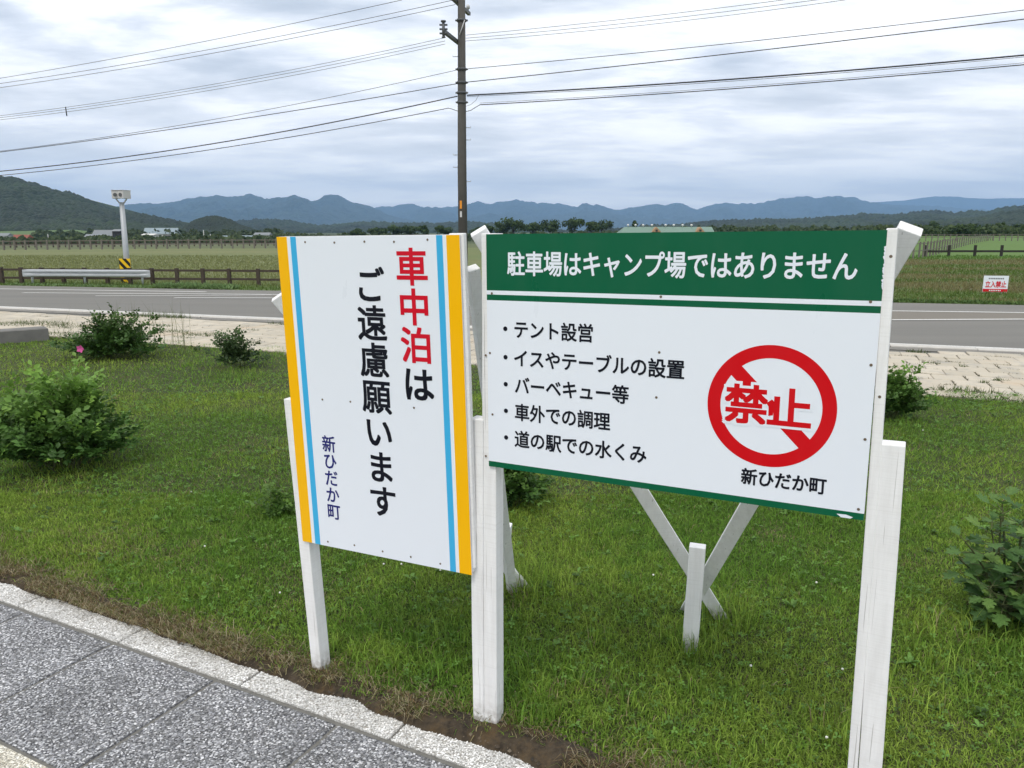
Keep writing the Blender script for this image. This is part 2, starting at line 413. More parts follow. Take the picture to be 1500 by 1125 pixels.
terrain('mountains', [(-500, 330), (-200, 300), (0, 310), (100, 306), (160, 304), (190, 300), (215, 298), (240, 298), (258, 294), (272, 291.5), (290, 288.5), (305, 288), (315, 286), (330, 287), (345, 287.5), (356, 285.5), (364, 283.5), (375, 287), (390, 290.5), (400, 291), (412, 289), (424, 286.5), (434, 286.5), (445, 290), (457, 294), (466, 292.5), (474, 288), (484, 285.5), (494, 286), (503, 289), (515, 295), (528, 299.5), (540, 302), (556, 309), (575, 316), (600, 321), (640, 327), (700, 335), (760, 345)], 9500, 3200, 1800, M_MOUNT, 240, 480, jag=45, seed=2)
terrain('hills', [(250, 340), (300, 334), (345, 328), (375, 325.5), (400, 324.5), (425, 327), (445, 330), (465, 334), (500, 333), (530, 329), (545, 328), (600, 331), (680, 329), (760, 333), (850, 345)], 2600, 700, 600, M_FOREST2, 14, 160, jag=5, seed=6, crowns=(8000, 11, (.007, .016, .007), (.024, .044, .015)), crowns_label='forest on the low green hills behind the left sign')
terrain('hills', [(860, 345), (920, 339), (960, 335), (1000, 332), (1030, 329), (1055, 327), (1080, 326), (1105, 325), (1125, 324), (1150, 325), (1180, 324), (1205, 322), (1230, 320), (1250, 318), (1272, 315.5), (1290, 318), (1310, 319), (1335, 314.5), (1360, 312.5), (1380, 313), (1400, 315.5), (1415, 315), (1425, 312), (1445, 313), (1465, 309), (1485, 306), (1500, 305), (1560, 302), (1700, 310), (1900, 330)], 2200, 800, 600, M_FOREST2, 16, 150, zb=-2, jag=5, seed=12, crowns=(12000, 10, (.007, .016, .007), (.024, .044, .015)), crowns_label='forest on the low green hills behind the right sign')
terrain('hills', [(1240, 345), (1290, 336), (1330, 330), (1400, 327), (1440, 322), (1465, 316), (1500, 311), (1600, 306), (1750, 315), (1900, 335)], 1300, 400, 400, M_FOREST, 8, 90, zb=-2, jag=4, seed=15, crowns=(7000, 6.5, (.007, .016, .007), (.024, .044, .015)), crowns_label='dark forest on the low hill at the far right')
terrain('hills', [(-700, 300), (-400, 240), (-200, 235), (-80, 244), (0, 261), (25, 264), (50, 271), (75, 281), (95, 285), (112, 289), (130, 297), (148, 304), (165, 310), (185, 314), (205, 316.5), (225, 321), (245, 325), (262, 328), (276, 333), (290, 339), (310, 345), (340, 352)], 1300, 560, 500, M_FOREST, 14, 100, zb=-5, jag=4, rows=40, cols=420, seed=1, crowns=(22000, 6.5, (.007, .016, .007), (.024, .044, .015)), crowns_label='dense broadleaf forest covering the big hill at the left')
terrain('hills', [(258, 354), (263, 345), (270, 334), (280, 327), (292, 322), (305, 318.5), (318, 318.5), (330, 321), (342, 326), (352, 331.5), (362, 339), (370, 347), (376, 354)], 900, 110, 150, M_FORESTD, 3, 40, zb=-5, jag=2, cols=200, seed=3, crowns=(3500, 2.6, (.006, .014, .006), (.016, .030, .012)), crowns_label='dark conifer wood covering the small round knoll')
terrain('sloping_pasture', [(-300, 352), (-200, 338), (-60, 338), (0, 338.5), (40, 338), (80, 337), (110, 336.5), (140, 339), (160, 343), (176, 350), (182, 354)], 760, 260, 20, M_SLOPE, .3, 60, zb=-5, cols=80, seed=5)

# road
fl, fr = G(0, 418), G(1500, 447); nl, nr2 = G(0, 452), G(1500, 516)
def along(a, b, s0, s1): d = (b - a); return a + d * s0, a + d * s1
f0, f1 = along(fl, fr, -.9, 1.8); n0, n1_ = along(nl, nr2, -1.3, 2.4)
sheet('road', [f0, f1, n1_, n0], 0, M_ROAD)
def line(name, pts, w, z, m, ext=None):
    mb = MB(); pts = [Vector(p) for p in pts]
    for i, (a, b) in enumerate(zip(pts, pts[1:])):
        d = (b - a).normalized(); q = Vector((-d.y, d.x, 0)) * w / 2
        mb.quad([(a - q).xy.to_3d() + Vector((0, 0, z)), (b - q).xy.to_3d() + Vector((0, 0, z)), (b + q).xy.to_3d() + Vector((0, 0, z)), (a + q).xy.to_3d() + Vector((0, 0, z))])
    return tag(mb.build(name, m), kind='structure')
A_ = [G(33, 429.3), G(400, 431.6), G(800, 442), G(1306, 455.8), G(1500, 458.4), G(1900, 463)]
B_ = [G(255, 436.7), G(400, 436.9), G(800, 452), G(1306, 469), G(1500, 468), G(1900, 470)]
sheet('road_median', A_[1:] + B_[1:][::-1], .004, M_ROADB)
line('road_marking', A_, .13, .008, M_MARK)
line('road_marking', B_, .13, .008, M_MARK)
line('road_marking', [G(-700, 415), G(0, 423.2), G(302, 427.6)], .13, .004, M_MARK)
line('road_marking', [G(140, 433.4), G(300, 432.9), G(398, 431.9)], .09, .004, M_MARK)
# edge line close to the kerb
d_n = (nr2 - nl).normalized(); q_n = Vector((-d_n.y, d_n.x, 0))
line('road_marking', [n0 + q_n * .28, n1_ + q_n * .28], .11, .004, M_MARK)
# kerb stones
kb = thing('roadside_kerb', 'pale concrete kerb running between the grey road and the cream block pavement', 'kerb')
L_k = (n1_ - n0).length; kme = MB().box((0, 0, .012), (.99, .17, .05)).mesh('kerb_stone', .008); kme.materials.append(M_KERB)
ka = math.atan2(d_n.y, d_n.x)
s = 3
while s < L_k - 3:
    p = n0 + d_n * s - q_n * .08
    if 4.5 < p.y < 23:
        o = link('kerb_stone', kme, None, kb, p); o.rotation_euler = (0, 0, ka + random.uniform(-.002, .002)); o.location.z = random.uniform(-.004, .002)
    s += 1.0
tag(sheet('gutter', [n0 - q_n * .16, n1_ - q_n * .16, n1_ - q_n * .42, n0 - q_n * .42], .020, M_CONC3), kind='structure')
# block pavement between lawn and kerb
pl_, pr_ = G(410, 512), G(1500, 584); dp = (pr_ - pl_).normalized(); qp = Vector((-dp.y, dp.x, 0))
pv0, pv1 = pl_ - dp * 30, pl_ + dp * 30
k0, k1 = n0 - q_n * .16, n1_ - q_n * .16
sheet('pavement', [pv0 - qp * .6, pv1 - qp * .6, k1, k0], .012, M_JOINT)
tiles = []
for i in range(-60, 62):
    for j in range(0, 18):
        c = pl_ + dp * (i * .302 + (.151 if j % 2 else 0) + random.uniform(-.006, .006)) + qp * (j * .302 - .14)
        # stay on the near side of the kerb
        side = (c - nl).dot(q_n)
        if side > -.42 - .15: continue
        if c.y < 3: continue
        ppx = CX + F * c.x / (c.y * math.cos(TH) + H * math.sin(TH)) if c.y > 0 else -1
        vis = (-60 < ppx < 425) or (1285 < ppx < 1560)
        tiles.append((0 if vis else 1, c.length, c, (i, j)))
tiles.sort(key=lambda t: (t[0], t[1]))
pav = thing('block_pavement', 'weathered cream concrete blocks with weedy joints laid along the road', 'pavement')
tme = MB().box((0, 0, 0), (.294, .294, .04)).mesh('paving_block', .006); tme.materials.append(M_TILE)
ta = math.atan2(dp.y, dp.x); rest = MB()
for k, (v, dd, c, ij) in enumerate(tiles):
    tz = .012 + random.uniform(-.004, .005)
    if k < 300:
        o = link('paving_block', tme, None, pav, (c.x, c.y, tz)); o.rotation_euler = (random.uniform(-.012, .012), random.uniform(-.012, .012), ta + random.uniform(-.012, .012))
    else: rest.box((c.x, c.y, tz), (.294, .294, .04), Matrix.Rotation(ta, 3, 'Z'))
tag(rest.build('more_blocks', M_TILE, pav), kind='stuff')

# foreground paving: white border stones, grey slabs, cream slab
U = Vector((.8917, -.4526, 0)); Nn = Vector((.4526, .8917, 0)); P1 = Vector((-1.462, 2.60, 0))   # joint on the inner line
def fg(u, v, z=0): return P1 + U * u + Nn * v + Vector((0, 0, z))
sheet('paving_bed', [fg(-3, -3), fg(5, -3), fg(5, .16), fg(-3, .16)], .0015, M_JOINT)
Mfg = Matrix(((U.x, Nn.x, 0), (U.y, Nn.y, 0), (0, 0, 1)))
fp = thing('pebble_paving', 'exposed pebble paving of grey square slabs with a white border beside the lawn', 'paving')
def pebbles(name, u0, u1, v0, v1, z, size, cols, parent):
    "embedded pebbles, flattened octahedra"
    st = size * .86; nu = int((u1 - u0) / st); nv = int((v1 - v0) / st)
    gu, gv = np.meshgrid(np.arange(nu) * st + u0 + st / 2, np.arange(nv) * st + v0 + st / 2); gu = gu.ravel(); gv = gv.ravel(); m_ = len(gu)
    gu = gu + rng.uniform(-.45, .45, m_) * st; gv = gv + rng.uniform(-.45, .45, m_) * st
    gu = np.clip(gu, u0 + size * .4, u1 - size * .4); gv = np.clip(gv, v0 + size * .4, v1 - size * .4)
    a = rng.uniform(0, 6.28, m_); sx = size * rng.uniform(.42, .78, m_); sy = size * rng.uniform(.32, .55, m_); sz = size * rng.uniform(.16, .30, m_)
    base = np.array([(1, 0, 0), (.3, 1, 0), (-1, .2, 0), (-.2, -1, 0), (.05, .02, 1)], float)
    bx = base[:, 0][None] * sx[:, None]; by = base[:, 1][None] * sy[:, None]; bz = base[:, 2][None] * sz[:, None]
    ca, sa = np.cos(a)[:, None], np.sin(a)[:, None]
    lu = gu[:, None] + bx * ca - by * sa; lv = gv[:, None] + bx * sa + by * ca
    P = np.array(P1)[None, None] + lu[..., None] * np.array(U) + lv[..., None] * np.array(Nn); P[..., 2] += z + bz + rng.uniform(-.0012, .0008, m_)[:, None]
    Ft = np.array([(0, 1, 4), (1, 2, 4), (2, 3, 4), (3, 0, 4)])[None] + (np.arange(m_) * 5)[:, None, None]
    stn = np.clip(.62 + .75 * fbm(gu * 5 + 3, gv * 5 + 11, 4), .72, 1.12) * rng.uniform(.93, 1.05)
    c = np.array(cols)[rng.integers(0, len(cols), m_)] * (rng.uniform(.75, 1.22, m_) * stn)[:, None]
    o = link(name, mesh_np(name, P.reshape(-1, 3), Ft.reshape(-1, 3), np.repeat(np.clip(c, 0, .9), 5, 0)), M_PEB, parent)
    return tag(o, kind='stuff')
GC = [(.15, .15, .15), (.19, .19, .19), (.24, .24, .24), (.30, .305, .315), (.44, .44, .45), (.62, .62, .63), (.36, .36, .38), (.50, .505, .52), (.24, .24, .25)]
WC = [(.66, .65, .62), (.76, .75, .73), (.88, .87, .85), (.36, .34, .30), (.78, .76, .73), (.80, .79, .77)]
CC = [(.60, .57, .48), (.70, .67, .58), (.50, .46, .37), (.74, .71, .64)]
for i in range(-2, 5):
    u0 = i * .612 + .004; u1 = u0 + .604
    if i > 2: continue
    sl = MB().box(fg((u0 + u1) / 2, .066, -.018), (u1 - u0, .118, .05), Mfg).build('border_stone', M_BORD, fp, .003)
    pebbles('pebbles', u0, u1, .008, .124, .0072, .0075, WC, sl)
for i in range(-3, 4):
    for j in range(0, 1):
        u0 = i * .525 - .004; u1 = u0 + .513; v1 = -.007; v0 = -.52
        sl = MB().box(fg((u0 + u1) / 2, (v0 + v1) / 2, -.02), (u1 - u0, v1 - v0, .05), Mfg).build('slab', M_SLAB, fp, .003)
        if i > -3 and i < 3: pebbles('pebbles', u0, u1, v0, v1, .0055, .0088, GC, sl)
for i in range(-3, 3):
    u0 = i * .612 + .004; u1 = u0 + .604
    sl = MB().box(fg((u0 + u1) / 2, -.83, -.02), (u1 - u0, .60, .05), Mfg).build('cream_slab', M_CREAM, fp, .003)
    if i in (-2, -1, 0): pebbles('pebbles', u0, u1, -1.12, -.533, .0055, .0075, CC, sl)

# lawn surface
lawn_poly_near_u = (-9, 8)
def lawn_grid():
    # parametric: from border edge (near) to pavement edge (far)
    nu, nv = 170, 110
    us = np.linspace(-9, 9, nu); vs = np.linspace(0, 1, nv) ** 1.3
    Vv = []
    a = np.array(fg(0, .13))[:2]; un = np.array(U)[:2]
    b = np.array(pl_)[:2]; ub = np.array(dp)[:2]
    for t in vs:
        pn = a[None] + us[:, None] * un[None] ; pf = b[None] + (us[:, None] * 1.35 + 4.2) * ub[None]
        p = pn * (1 - t) + pf * t
        z = .004 + .030 * fbm(p[:, 0] * 1.7, p[:, 1] * 1.7, 4) * min(1, t * 12) * (1 if t < .96 else .5)
        Vv.append(np.concatenate([p, z[:, None]], 1))
    V = np.array(Vv).reshape(-1, 3); idx = np.arange(nu * nv).reshape(nv, nu)
    return V, np.stack([idx[:-1, :-1], idx[:-1, 1:], idx[1:, 1:], idx[1:, :-1]], -1).reshape(-1, 4)
V, Fq = lawn_grid(); tag(link('lawn', mesh_np('lawn', V, Fq, smooth=True), M_LAWN), kind='structure')
def lz(x, y): return .004 + .030 * fbm(x * 1.7, y * 1.7, 4)
# bare soil strip, ragged, partly over the border stones
su = np.linspace(-3.0, 5, 260); e0 = .085 + .06 * fbm(su * 6, su * 0 + 1, 4) - .01; e1 = .19 + .12 * (fbm(su * 3, su * 0 + 8, 3) - .3)
prof = np.linspace(0, 1, 7); VV = []
for t in prof:
    v = e0 * (1 - t) + e1 * t; z = .009 + .022 * np.sin(min(t * 2.2, 1) * 1.57) * (.5 + fbm(su * 14, np.full_like(su, t * 4), 3)) - (0.02 if t == 1 else 0)
    VV.append(np.stack([P1.x + U.x * su + Nn.x * v, P1.y + U.y * su + Nn.y * v, z if t > 0 else z * 0 + .006], -1))
idx = np.arange(7 * 260).reshape(7, 260)
tag(link('soil_strip', mesh_np('soil_strip', np.array(VV).reshape(-1, 3), np.stack([idx[:-1, :-1], idx[:-1, 1:], idx[1:, 1:], idx[1:, :-1]], -1).reshape(-1, 4), smooth=True), M_SOIL), kind='structure')

n_ = 5200; u = rng.uniform(-3, 4.5, n_); v = .09 + np.abs(rng.normal(.06, .07, n_)) + .03 * fbm(u * 6, u * 0, 2); sz = rng.gamma(2., .0016, n_) + .001
oc = np.array([(1, 0, 0), (0, 1, 0), (-1, 0, 0), (0, -1, 0), (0, 0, 1)], float)[None] * sz[:, None, None] * rng.uniform(.6, 1.2, (n_, 5, 1))
P = np.stack([P1.x + U.x * u + Nn.x * v, P1.y + U.y * u + Nn.y * v, .012 + .014 * np.clip((v - .08) * 8, 0, 1)], -1)
Vc = (P[:, None] + oc).reshape(-1, 3); Fc_ = (np.array([(0, 1, 4), (1, 2, 4), (2, 3, 4), (3, 0, 4)])[None] + (np.arange(n_) * 5)[:, None, None]).reshape(-1, 3)
kc = np.array([(.06, .045, .03), (.10, .075, .05), (.035, .028, .02), (.15, .12, .085)])[rng.integers(0, 4, n_)]
tag(link('soil_crumbs', mesh_np('soil_crumbs', Vc, Fc_, np.repeat(kc, 5, 0)), M_PEB), 'dark crumbs of soil spilling over the white border stones', 'soil', kind='stuff')
# ------------------------------------------------------------------ grass
M_GRASS = m_leaf('grass blades', trans=.4, rough=.6)
def blades(P, hgt, wid, lean, col, tri=1, name='grass', m=None, curl=1.0):
    n_ = len(P); a = rng.uniform(0, 2 * np.pi, n_); la = rng.uniform(0, 2 * np.pi, n_)
    wv = np.stack([np.cos(a), np.sin(a), 0 * a], -1) * (wid / 2)[:, None]
    ld = np.stack([np.cos(la), np.sin(la), 0 * la], -1)
    up = np.array([0, 0, 1.])
    tip = P + up * (hgt * np.cos(lean))[:, None] + ld * (hgt * np.sin(lean) * curl)[:, None]
    if tri == 1:
        V = np.stack([P - wv, P + wv, tip], 1); Fc = np.arange(n_ * 3).reshape(n_, 3); k = 3
        shade = np.array([.72, .72, 1.1])
    else:
        mid = P + up * (hgt * .6 * np.cos(lean * .6))[:, None] + ld * (hgt * .6 * np.sin(lean * .45))[:, None]
        V = np.stack([P - wv, P + wv, mid - wv * .8, mid + wv * .8, tip], 1); b = (np.arange(n_) * 5)[:, None, None]
        Fc = (np.array([(0, 1, 3), (0, 3, 2), (2, 3, 4)])[None] + b).reshape(-1, 3); k = 5
        shade = np.array([.8, .8, 1., 1., 1.12])
    C = np.repeat(col[:, None, :], k, 1)
    return V.reshape(-1, 3), Fc, C.reshape(-1, 3)
def gcol(P, dryb=0.0):
    n_ = len(P)
    f = fbm(P[:, 0] * .9 + 5, P[:, 1] * .9 + 9, 4); g = fbm(P[:, 0] * 3.1, P[:, 1] * 3.1 + 40, 3)
    A = np.array([.135, .262, .034]); B = np.array([.285, .395, .062]); D = np.array([.34, .29, .15])
    t = np.clip((f - .30) * 2.4 + (vnoise(P[:, 0] * 14, P[:, 1] * 14) - .5) * .7 + rng.normal(0, .22, n_), 0, 1)[:, None]
    c = A * (1 - t) + B * t
    dry = (rng.random(n_) < np.clip(.04 + dryb + (g - .53) * 1.0, .02, .9))[:, None]
    c = np.where(dry, D * rng.uniform(.6, 1.1, (n_, 1)), c)
    return c * rng.uniform(.5, 1.45, (n_, 1))
shade_c = np.array([-.32, 2.62])      # where the grass was left long and fine under the left sign
def on_lawn(x, y):
    v = (x - P1.x) * Nn.x + (y - P1.y) * Nn.y; u = (x - P1.x) * U.x + (y - P1.y) * U.y
    far = (x - pl_.x) * qp.x + (y - pl_.y) * qp.y
    e = .105 + .12 * (fbm(u * 3, u * 0 + 8, 3) - .3)
    return (v > e) & (far < -.03 + .10 * (fbm(x * 2.2, y * 2.2, 3) - .5) * 2), v - e
allV, allF, allC, off = [], [], [], 0
def push(t):
    global off
    V, Fc, C = t; allV.append(V); allF.append(Fc + off); allC.append(C); off += len(V)
def scatter(n_, y0, y1, xs, wid, h0, tri):
    y = np.sqrt(rng.uniform(y0 ** 2, y1 ** 2, n_)); x = y * rng.uniform(-xs, xs, n_)
    ok, v = on_lawn(x, y); x, y, v = x[ok], y[ok], v[ok]; n2 = len(x)
    cl = fbm(x * 2.3 + 3, y * 2.3, 4); cl2 = fbm(x * 9, y * 9 + 7, 3)
    h = h0 * (.55 + 1.1 * np.clip(cl, .2, .8)) * (.7 + .6 * cl2) * rng.uniform(.6, 1.25, n2)
    dist = np.hypot((x - shade_c[0]) / .42, (y - shade_c[1]) / .24)
    h = np.where(dist < 1, h * 1.5, h)
    keep = rng.random(n2) < np.clip(.25 + v * 6, 0, 1); x, y, h, v = x[keep], y[keep], h[keep], v[keep]; n2 = len(x)
    P = np.stack([x, y, lz(x, y) - .004], -1)
    c = gcol(P, np.clip(.45 - v * 2.2, 0, .45))
    push(blades(P, h, wid * rng.uniform(.7, 1.3, n2), np.abs(rng.normal(.95, .42, n2)), c, tri))
scatter(290000, 1.75, 4.2, .85, .0036, .034, 3)
scatter(240000, 4.0, 7.0, .82, .0062, .035, 1)
scatter(200000, 6.8, 13, .80, .010, .038, 1)
G0 = mesh_np('grass', np.concatenate(allV), np.concatenate(allF), np.concatenate(allC))
tag(link('grass', G0, M_GRASS), 'short mown green grass covering the lawn around the two signs', 'grass', kind='stuff')
# long wisps round posts, in front of the short stake, along the soil edge
allV, allF, allC, off = [], [], [], 0
def tuft(c, n_, rad, h, wid=.0035, lean=.5, col=None):
    a = rng.uniform(0, 6.28, n_); r = rad * np.sqrt(rng.random(n_))
    P = np.stack([c[0] + r * np.cos(a), c[1] + r * np.sin(a), np.full(n_, .012)], -1)
    cc = gcol(P) if col is None else np.array(col)[None] * rng.uniform(.7, 1.3, (n_, 1))
    push(blades(P, h * rng.uniform(.5, 1.15, n_), np.full(n_, wid), np.abs(rng.normal(lean, .25, n_)), cc, 3))
for px, py, nn, rad, h in [(1015, 950, 160, .10, .12), (1060, 915, 160, .12, .16), (985, 960, 90, .1, .10), (760, 865, 260, .16, .16), (800, 880, 120, .14, .12), (790, 1000, 200, .16, .11), (775, 1050, 160, .1, .10), (600, 965, 260, .22, .10), (520, 930, 160, .2, .08),
                           (1340, 1010, 200, .2, .10), (1400, 960, 200, .2, .12), (1235, 1080, 160, .12, .09), (930, 1000, 160, .2, .09), (1150, 850, 120, .15, .09), (850, 790, 120, .2, .09), (700, 930, 120, .14, .10), (560, 1000, 60, .12, .07),
                           (1330, 640, 120, .3, .12), (345, 555, 260, .35, .13), (150, 545, 120, .4, .12), (60, 700, 120, .35, .1)]:
    g = G(px, py); tuft((g.x, g.y), nn, rad, h, lean=.6)
for _ in range(50):
    y = random.uniform(2.2, 7); x = y * random.uniform(-.75, .75)
    ok, v = on_lawn(np.array([x]), np.array([y]))
    if ok[0] and v[0] > .15: tuft((x, y), random.randint(15, 45), random.uniform(.03, .08), random.uniform(.07, .11), lean=.5)
tag(link('long_grass', mesh_np('long_grass', np.concatenate(allV), np.concatenate(allF), np.concatenate(allC)), M_GRASS), 'longer untrimmed grass wisps around the feet of posts and shrubs', 'grass', kind='stuff')
# dry thatch and clippings along the paving edge
allV, allF, allC, off = [], [], [], 0
n_ = 21000; u = rng.uniform(-3, 4, n_); v = .09 + np.abs(rng.normal(.045, .06, n_)); keep = fbm(u * 5, v * 9, 3) > .40; u, v = u[keep], v[keep]; n_ = len(u)
P = np.stack([P1.x + U.x * u + Nn.x * v, P1.y + U.y * u + Nn.y * v, .022 + .012 * rng.random(n_)], -1)
dc = np.array([(.36, .30, .17), (.24, .17, .08), (.12, .08, .04), (.46, .40, .26), (.16, .20, .05)])[rng.integers(0, 5, n_)] * rng.uniform(.7, 1.1, (n_, 1))
push(blades(P, rng.uniform(.02, .07, n_), np.full(n_, .0024), rng.uniform(1.2, 1.57, n_), dc, 3))
tag(link('dry_grass', mesh_np('dry_grass', np.concatenate(allV), np.concatenate(allF), np.concatenate(allC)), M_GRASS), 'dead straw coloured grass along the paving edge', 'grass', kind='stuff')
# clover leaves and flowers
n_ = 26000; y = np.sqrt(rng.uniform(1.8 ** 2, 8 ** 2, n_)); x = y * rng.uniform(-.8, .8, n_)
ok, v = on_lawn(x, y); keep = ok & (v > .12) & (fbm(x * 1.9 + 50, y * 1.9, 4) + rng.normal(0, .05, n_) > .47); x, y = x[keep], y[keep]; n_ = len(x)
z = lz(x, y) + rng.uniform(.012, .045, n_); r = rng.uniform(.006, .011, n_) * (1 + y * .06); th = rng.uniform(0, 6.28, n_)
Vl, Fl, Cl = [], [], []
cc = np.array([.13, .25, .05])[None] * rng.uniform(.6, 1.45, (n_, 1)); tl = rng.normal(0, .3, (n_, 2))
for k in range(3):
    t = th + k * 2.094
    c0 = np.stack([x, y, z], -1)
    def pt(rad, da, dz):
        dx = np.cos(t + da) * rad * r; dy = np.sin(t + da) * rad * r
        return np.stack([x + dx, y + dy, z + dz * r + dx * tl[:, 0] + dy * tl[:, 1]], -1)
    Vl.append(np.stack([c0, pt(.8, -.55, .25), pt(1.15, 0, .1), pt(.8, .55, .25)], 1))
    Cl.append(np.repeat(cc[:, None], 4, 1))
Vl = np.concatenate(Vl).reshape(-1, 3); b = (np.arange(3 * n_) * 4)[:, None, None]
Fl = (np.array([(0, 1, 2), (0, 2, 3)])[None] + b).reshape(-1, 3)
tag(link('clover', mesh_np('clover', Vl, Fl, np.concatenate(Cl).reshape(-1, 3)), M_GRASS), 'low clover leaves growing in patches through the lawn', 'clover', kind='stuff')
M_PETAL = plain('white petal', (.75, .74, .68), .7)
mb = MB()
for px, py in [(562, 826), (410, 868), (1196, 853), (957, 842), (1234, 980), (588, 826), (1211, 1080), (1352, 630), (300, 800), (145, 645), (645, 835), (1180, 730), (280, 720), (1100, 975)]:
    if py < 5: continue
    g = G(px, py, .05); r = bmesh.ops.create_icosphere(mb.b, subdivisions=1, radius=.0048)
    for v_ in r['verts']: v_.co = v_.co + g
tag(mb.build('clover_flowers', M_PETAL), 'tiny white clover flower heads dotted over the lawn', 'flowers', kind='stuff')
# broad leaved weeds: small rosettes pressed into the turf
n_ = 900; y = np.sqrt(rng.uniform(1.9 ** 2, 7 ** 2, n_)); x = y * rng.uniform(-.75, .75, n_); ok, v = on_lawn(x, y); kp = ok & (v > .1) & (fbm(x * 1.3 + 7, y * 1.3 + 2, 3) > .42); x, y = x[kp], y[kp]
Cb, Db, Nb, Lb_, Wb, Kb = [], [], [], [], [], []
for xx, yy in zip(x, y):
    kc = np.array([.10, .19, .04]) * rng.uniform(.6, 1.6); sz = rng.uniform(.016, .036); zz = float(lz(np.array(xx), np.array(yy))) + .012
    for q in range(rng.integers(4, 9)):
        a = rng.uniform(0, 6.28); t = rng.uniform(.1, .8); Cb.append((xx, yy, zz)); Db.append((math.cos(a) * math.cos(t), math.sin(a) * math.cos(t), math.sin(t))); Nb.append((-math.cos(a) * math.sin(t), -math.sin(a) * math.sin(t), math.cos(t))); Lb_.append(sz * rng.uniform(.7, 1.3)); Wb.append(sz * rng.uniform(.35, .6)); Kb.append(kc * rng.uniform(.8, 1.2))
WEED = tuple(np.array(q) for q in (Cb, Db, Nb, Lb_, Wb, Kb))
# weeds in the pavement and along the verges
allV, allF, allC, off = [], [], [], 0
def patch(px, py, w_, d_, n_, h, wid=.008, col=(.085, .12, .035), zz=.03):
    g = G(px, py); t = rng.uniform(-1, 1, n_) ; s_ = rng.uniform(-1, 1, n_)
    x = g.x + dp.x * t * w_ + qp.x * s_ * d_; y = g.y + dp.y * t * w_ + qp.y * s_ * d_
    k = (t ** 2 + s_ ** 2 < 1); x, y = x[k], y[k]; m_ = len(x)
    push(blades(np.stack([x, y, np.full(m_, zz)], -1), h * rng.uniform(.3, 1.2, m_), np.full(m_, wid), np.abs(rng.normal(.8, .4, m_)), np.array(col)[None] * rng.uniform(.6, 1.4, (m_, 1)), 1))
for px, py, w_, d_, n_, h in [(15, 478, .55, .2, 350, .08), (65, 477, .6, .22, 420, .08), (100, 482, .5, .2, 300, .07), (90, 493, .4, .16, 260, .07), (235, 467, .7, .18, 500, .13), (235, 480, .25, .1, 150, .05), (250, 489, .35, .12, 220, .06), (297, 494, .35, .14, 260, .07), (160, 472, .4, .12, 160, .06), (268, 498, .2, .08, 100, .05),
                              (1415, 578, .30, .11, 300, .06), (1345, 520, .15, .06, 120, .06), (1440, 565, .05, .04, 40, .05), (1362, 536, .12, .04, 80, .05), (1330, 560, .08, .12, 80, .05), (1460, 590, .3, .08, 200, .05), (408, 478, .2, .1, 140, .07), (350, 505, .4, .1, 200, .05), (370, 487, .12, .05, 60, .05), (1412, 541, .05, .05, 40, .05), (1465, 562, .08, .04, 60, .05)]:
    patch(px, py, w_, d_, n_, h)
# joints: thin rows of weeds on both visible sides
for px0, px1, py0, py1 in [(1305, 1500, 520, 590), (0, 415, 458, 515)]:
    for _ in range(70):
        px = random.uniform(px0, px1); py = random.uniform(py0, py1); g = G(px, py)
        i = round((g - pl_).dot(dp) / .302 - .5) + .5; j = round(((g - pl_).dot(qp) + .14) / .302 - .5) + .5
        if random.random() < .35: i += .5 * (round(((g - pl_).dot(qp) + .14) / .302) % 2); c = pl_ + dp * (i * .302) + qp * ((g - pl_).dot(qp)); ww, dd = .012, random.uniform(.05, .15)
        else: c = pl_ + dp * (g - pl_).dot(dp) + qp * (j * .302 - .14); ww, dd = random.uniform(.06, .2), .012
        if (c - nl).dot(q_n) > -.3: continue
        m_ = 26; t = rng.uniform(-1, 1, m_); s_ = rng.uniform(-1, 1, m_)
        x = c.x + dp.x * t * ww + qp.x * s_ * dd; y = c.y + dp.y * t * ww + qp.y * s_ * dd
        push(blades(np.stack([x, y, np.full(m_, .028)], -1), rng.uniform(.008, .028, m_), np.full(m_, .006), np.abs(rng.normal(.9, .4, m_)), np.array([.075, .075, .03])[None] * rng.uniform(.5, 1.5, (m_, 1)), 1))
tag(link('weeds', mesh_np('weeds', np.concatenate(allV), np.concatenate(allF), np.concatenate(allC)), M_GRASS), 'weeds and moss growing out of the joints of the block pavement', 'weeds', kind='stuff')
# field grass beyond the road
allV, allF, allC, off = [], [], [], 0
n_ = 120000; y = np.exp(rng.uniform(np.log(15.5), np.log(48), n_)); x = y * rng.uniform(-.78, .78, n_)
vf = (x - fl.x) * (-(fr - fl).y) + (y - fl.y) * (fr - fl).x; vf = vf / (fr - fl).length
vis = ((x / y < -.27) | (x / y > .45)) & (vf > .05); x, y, vf = x[vis], y[vis], vf[vis]; n_ = len(x)
sw = fbm(x * .22 + 9, y * .5, 4); green = np.array([.105, .165, .036]); taw = np.array([.20, .18, .080]); tawl = np.array([.205, .225, .090])
isr = (x > 0)
mixv = np.where(isr, sstep(.42, .56, sw), sstep(.6, 2.4, vf))[:, None]
mixv = np.where((vf < .8)[:, None], 0, mixv)
c = green * (1 - mixv) + np.where(isr[:, None], taw, tawl) * mixv
c = np.where(((y > 43) & isr)[:, None], np.array([.10, .19, .035]), c)
hh = np.where(isr, .09, .08) * (.5 + rng.random(n_)) * np.where(vf < .5, .8, 1.)
P = np.stack([x, y, fieldz(x, y)], -1)
push(blades(P, hh, .008 + y * .0011, np.abs(rng.normal(.5, .3, n_)), c * rng.uniform(.72, 1.28, (n_, 1)), 1))
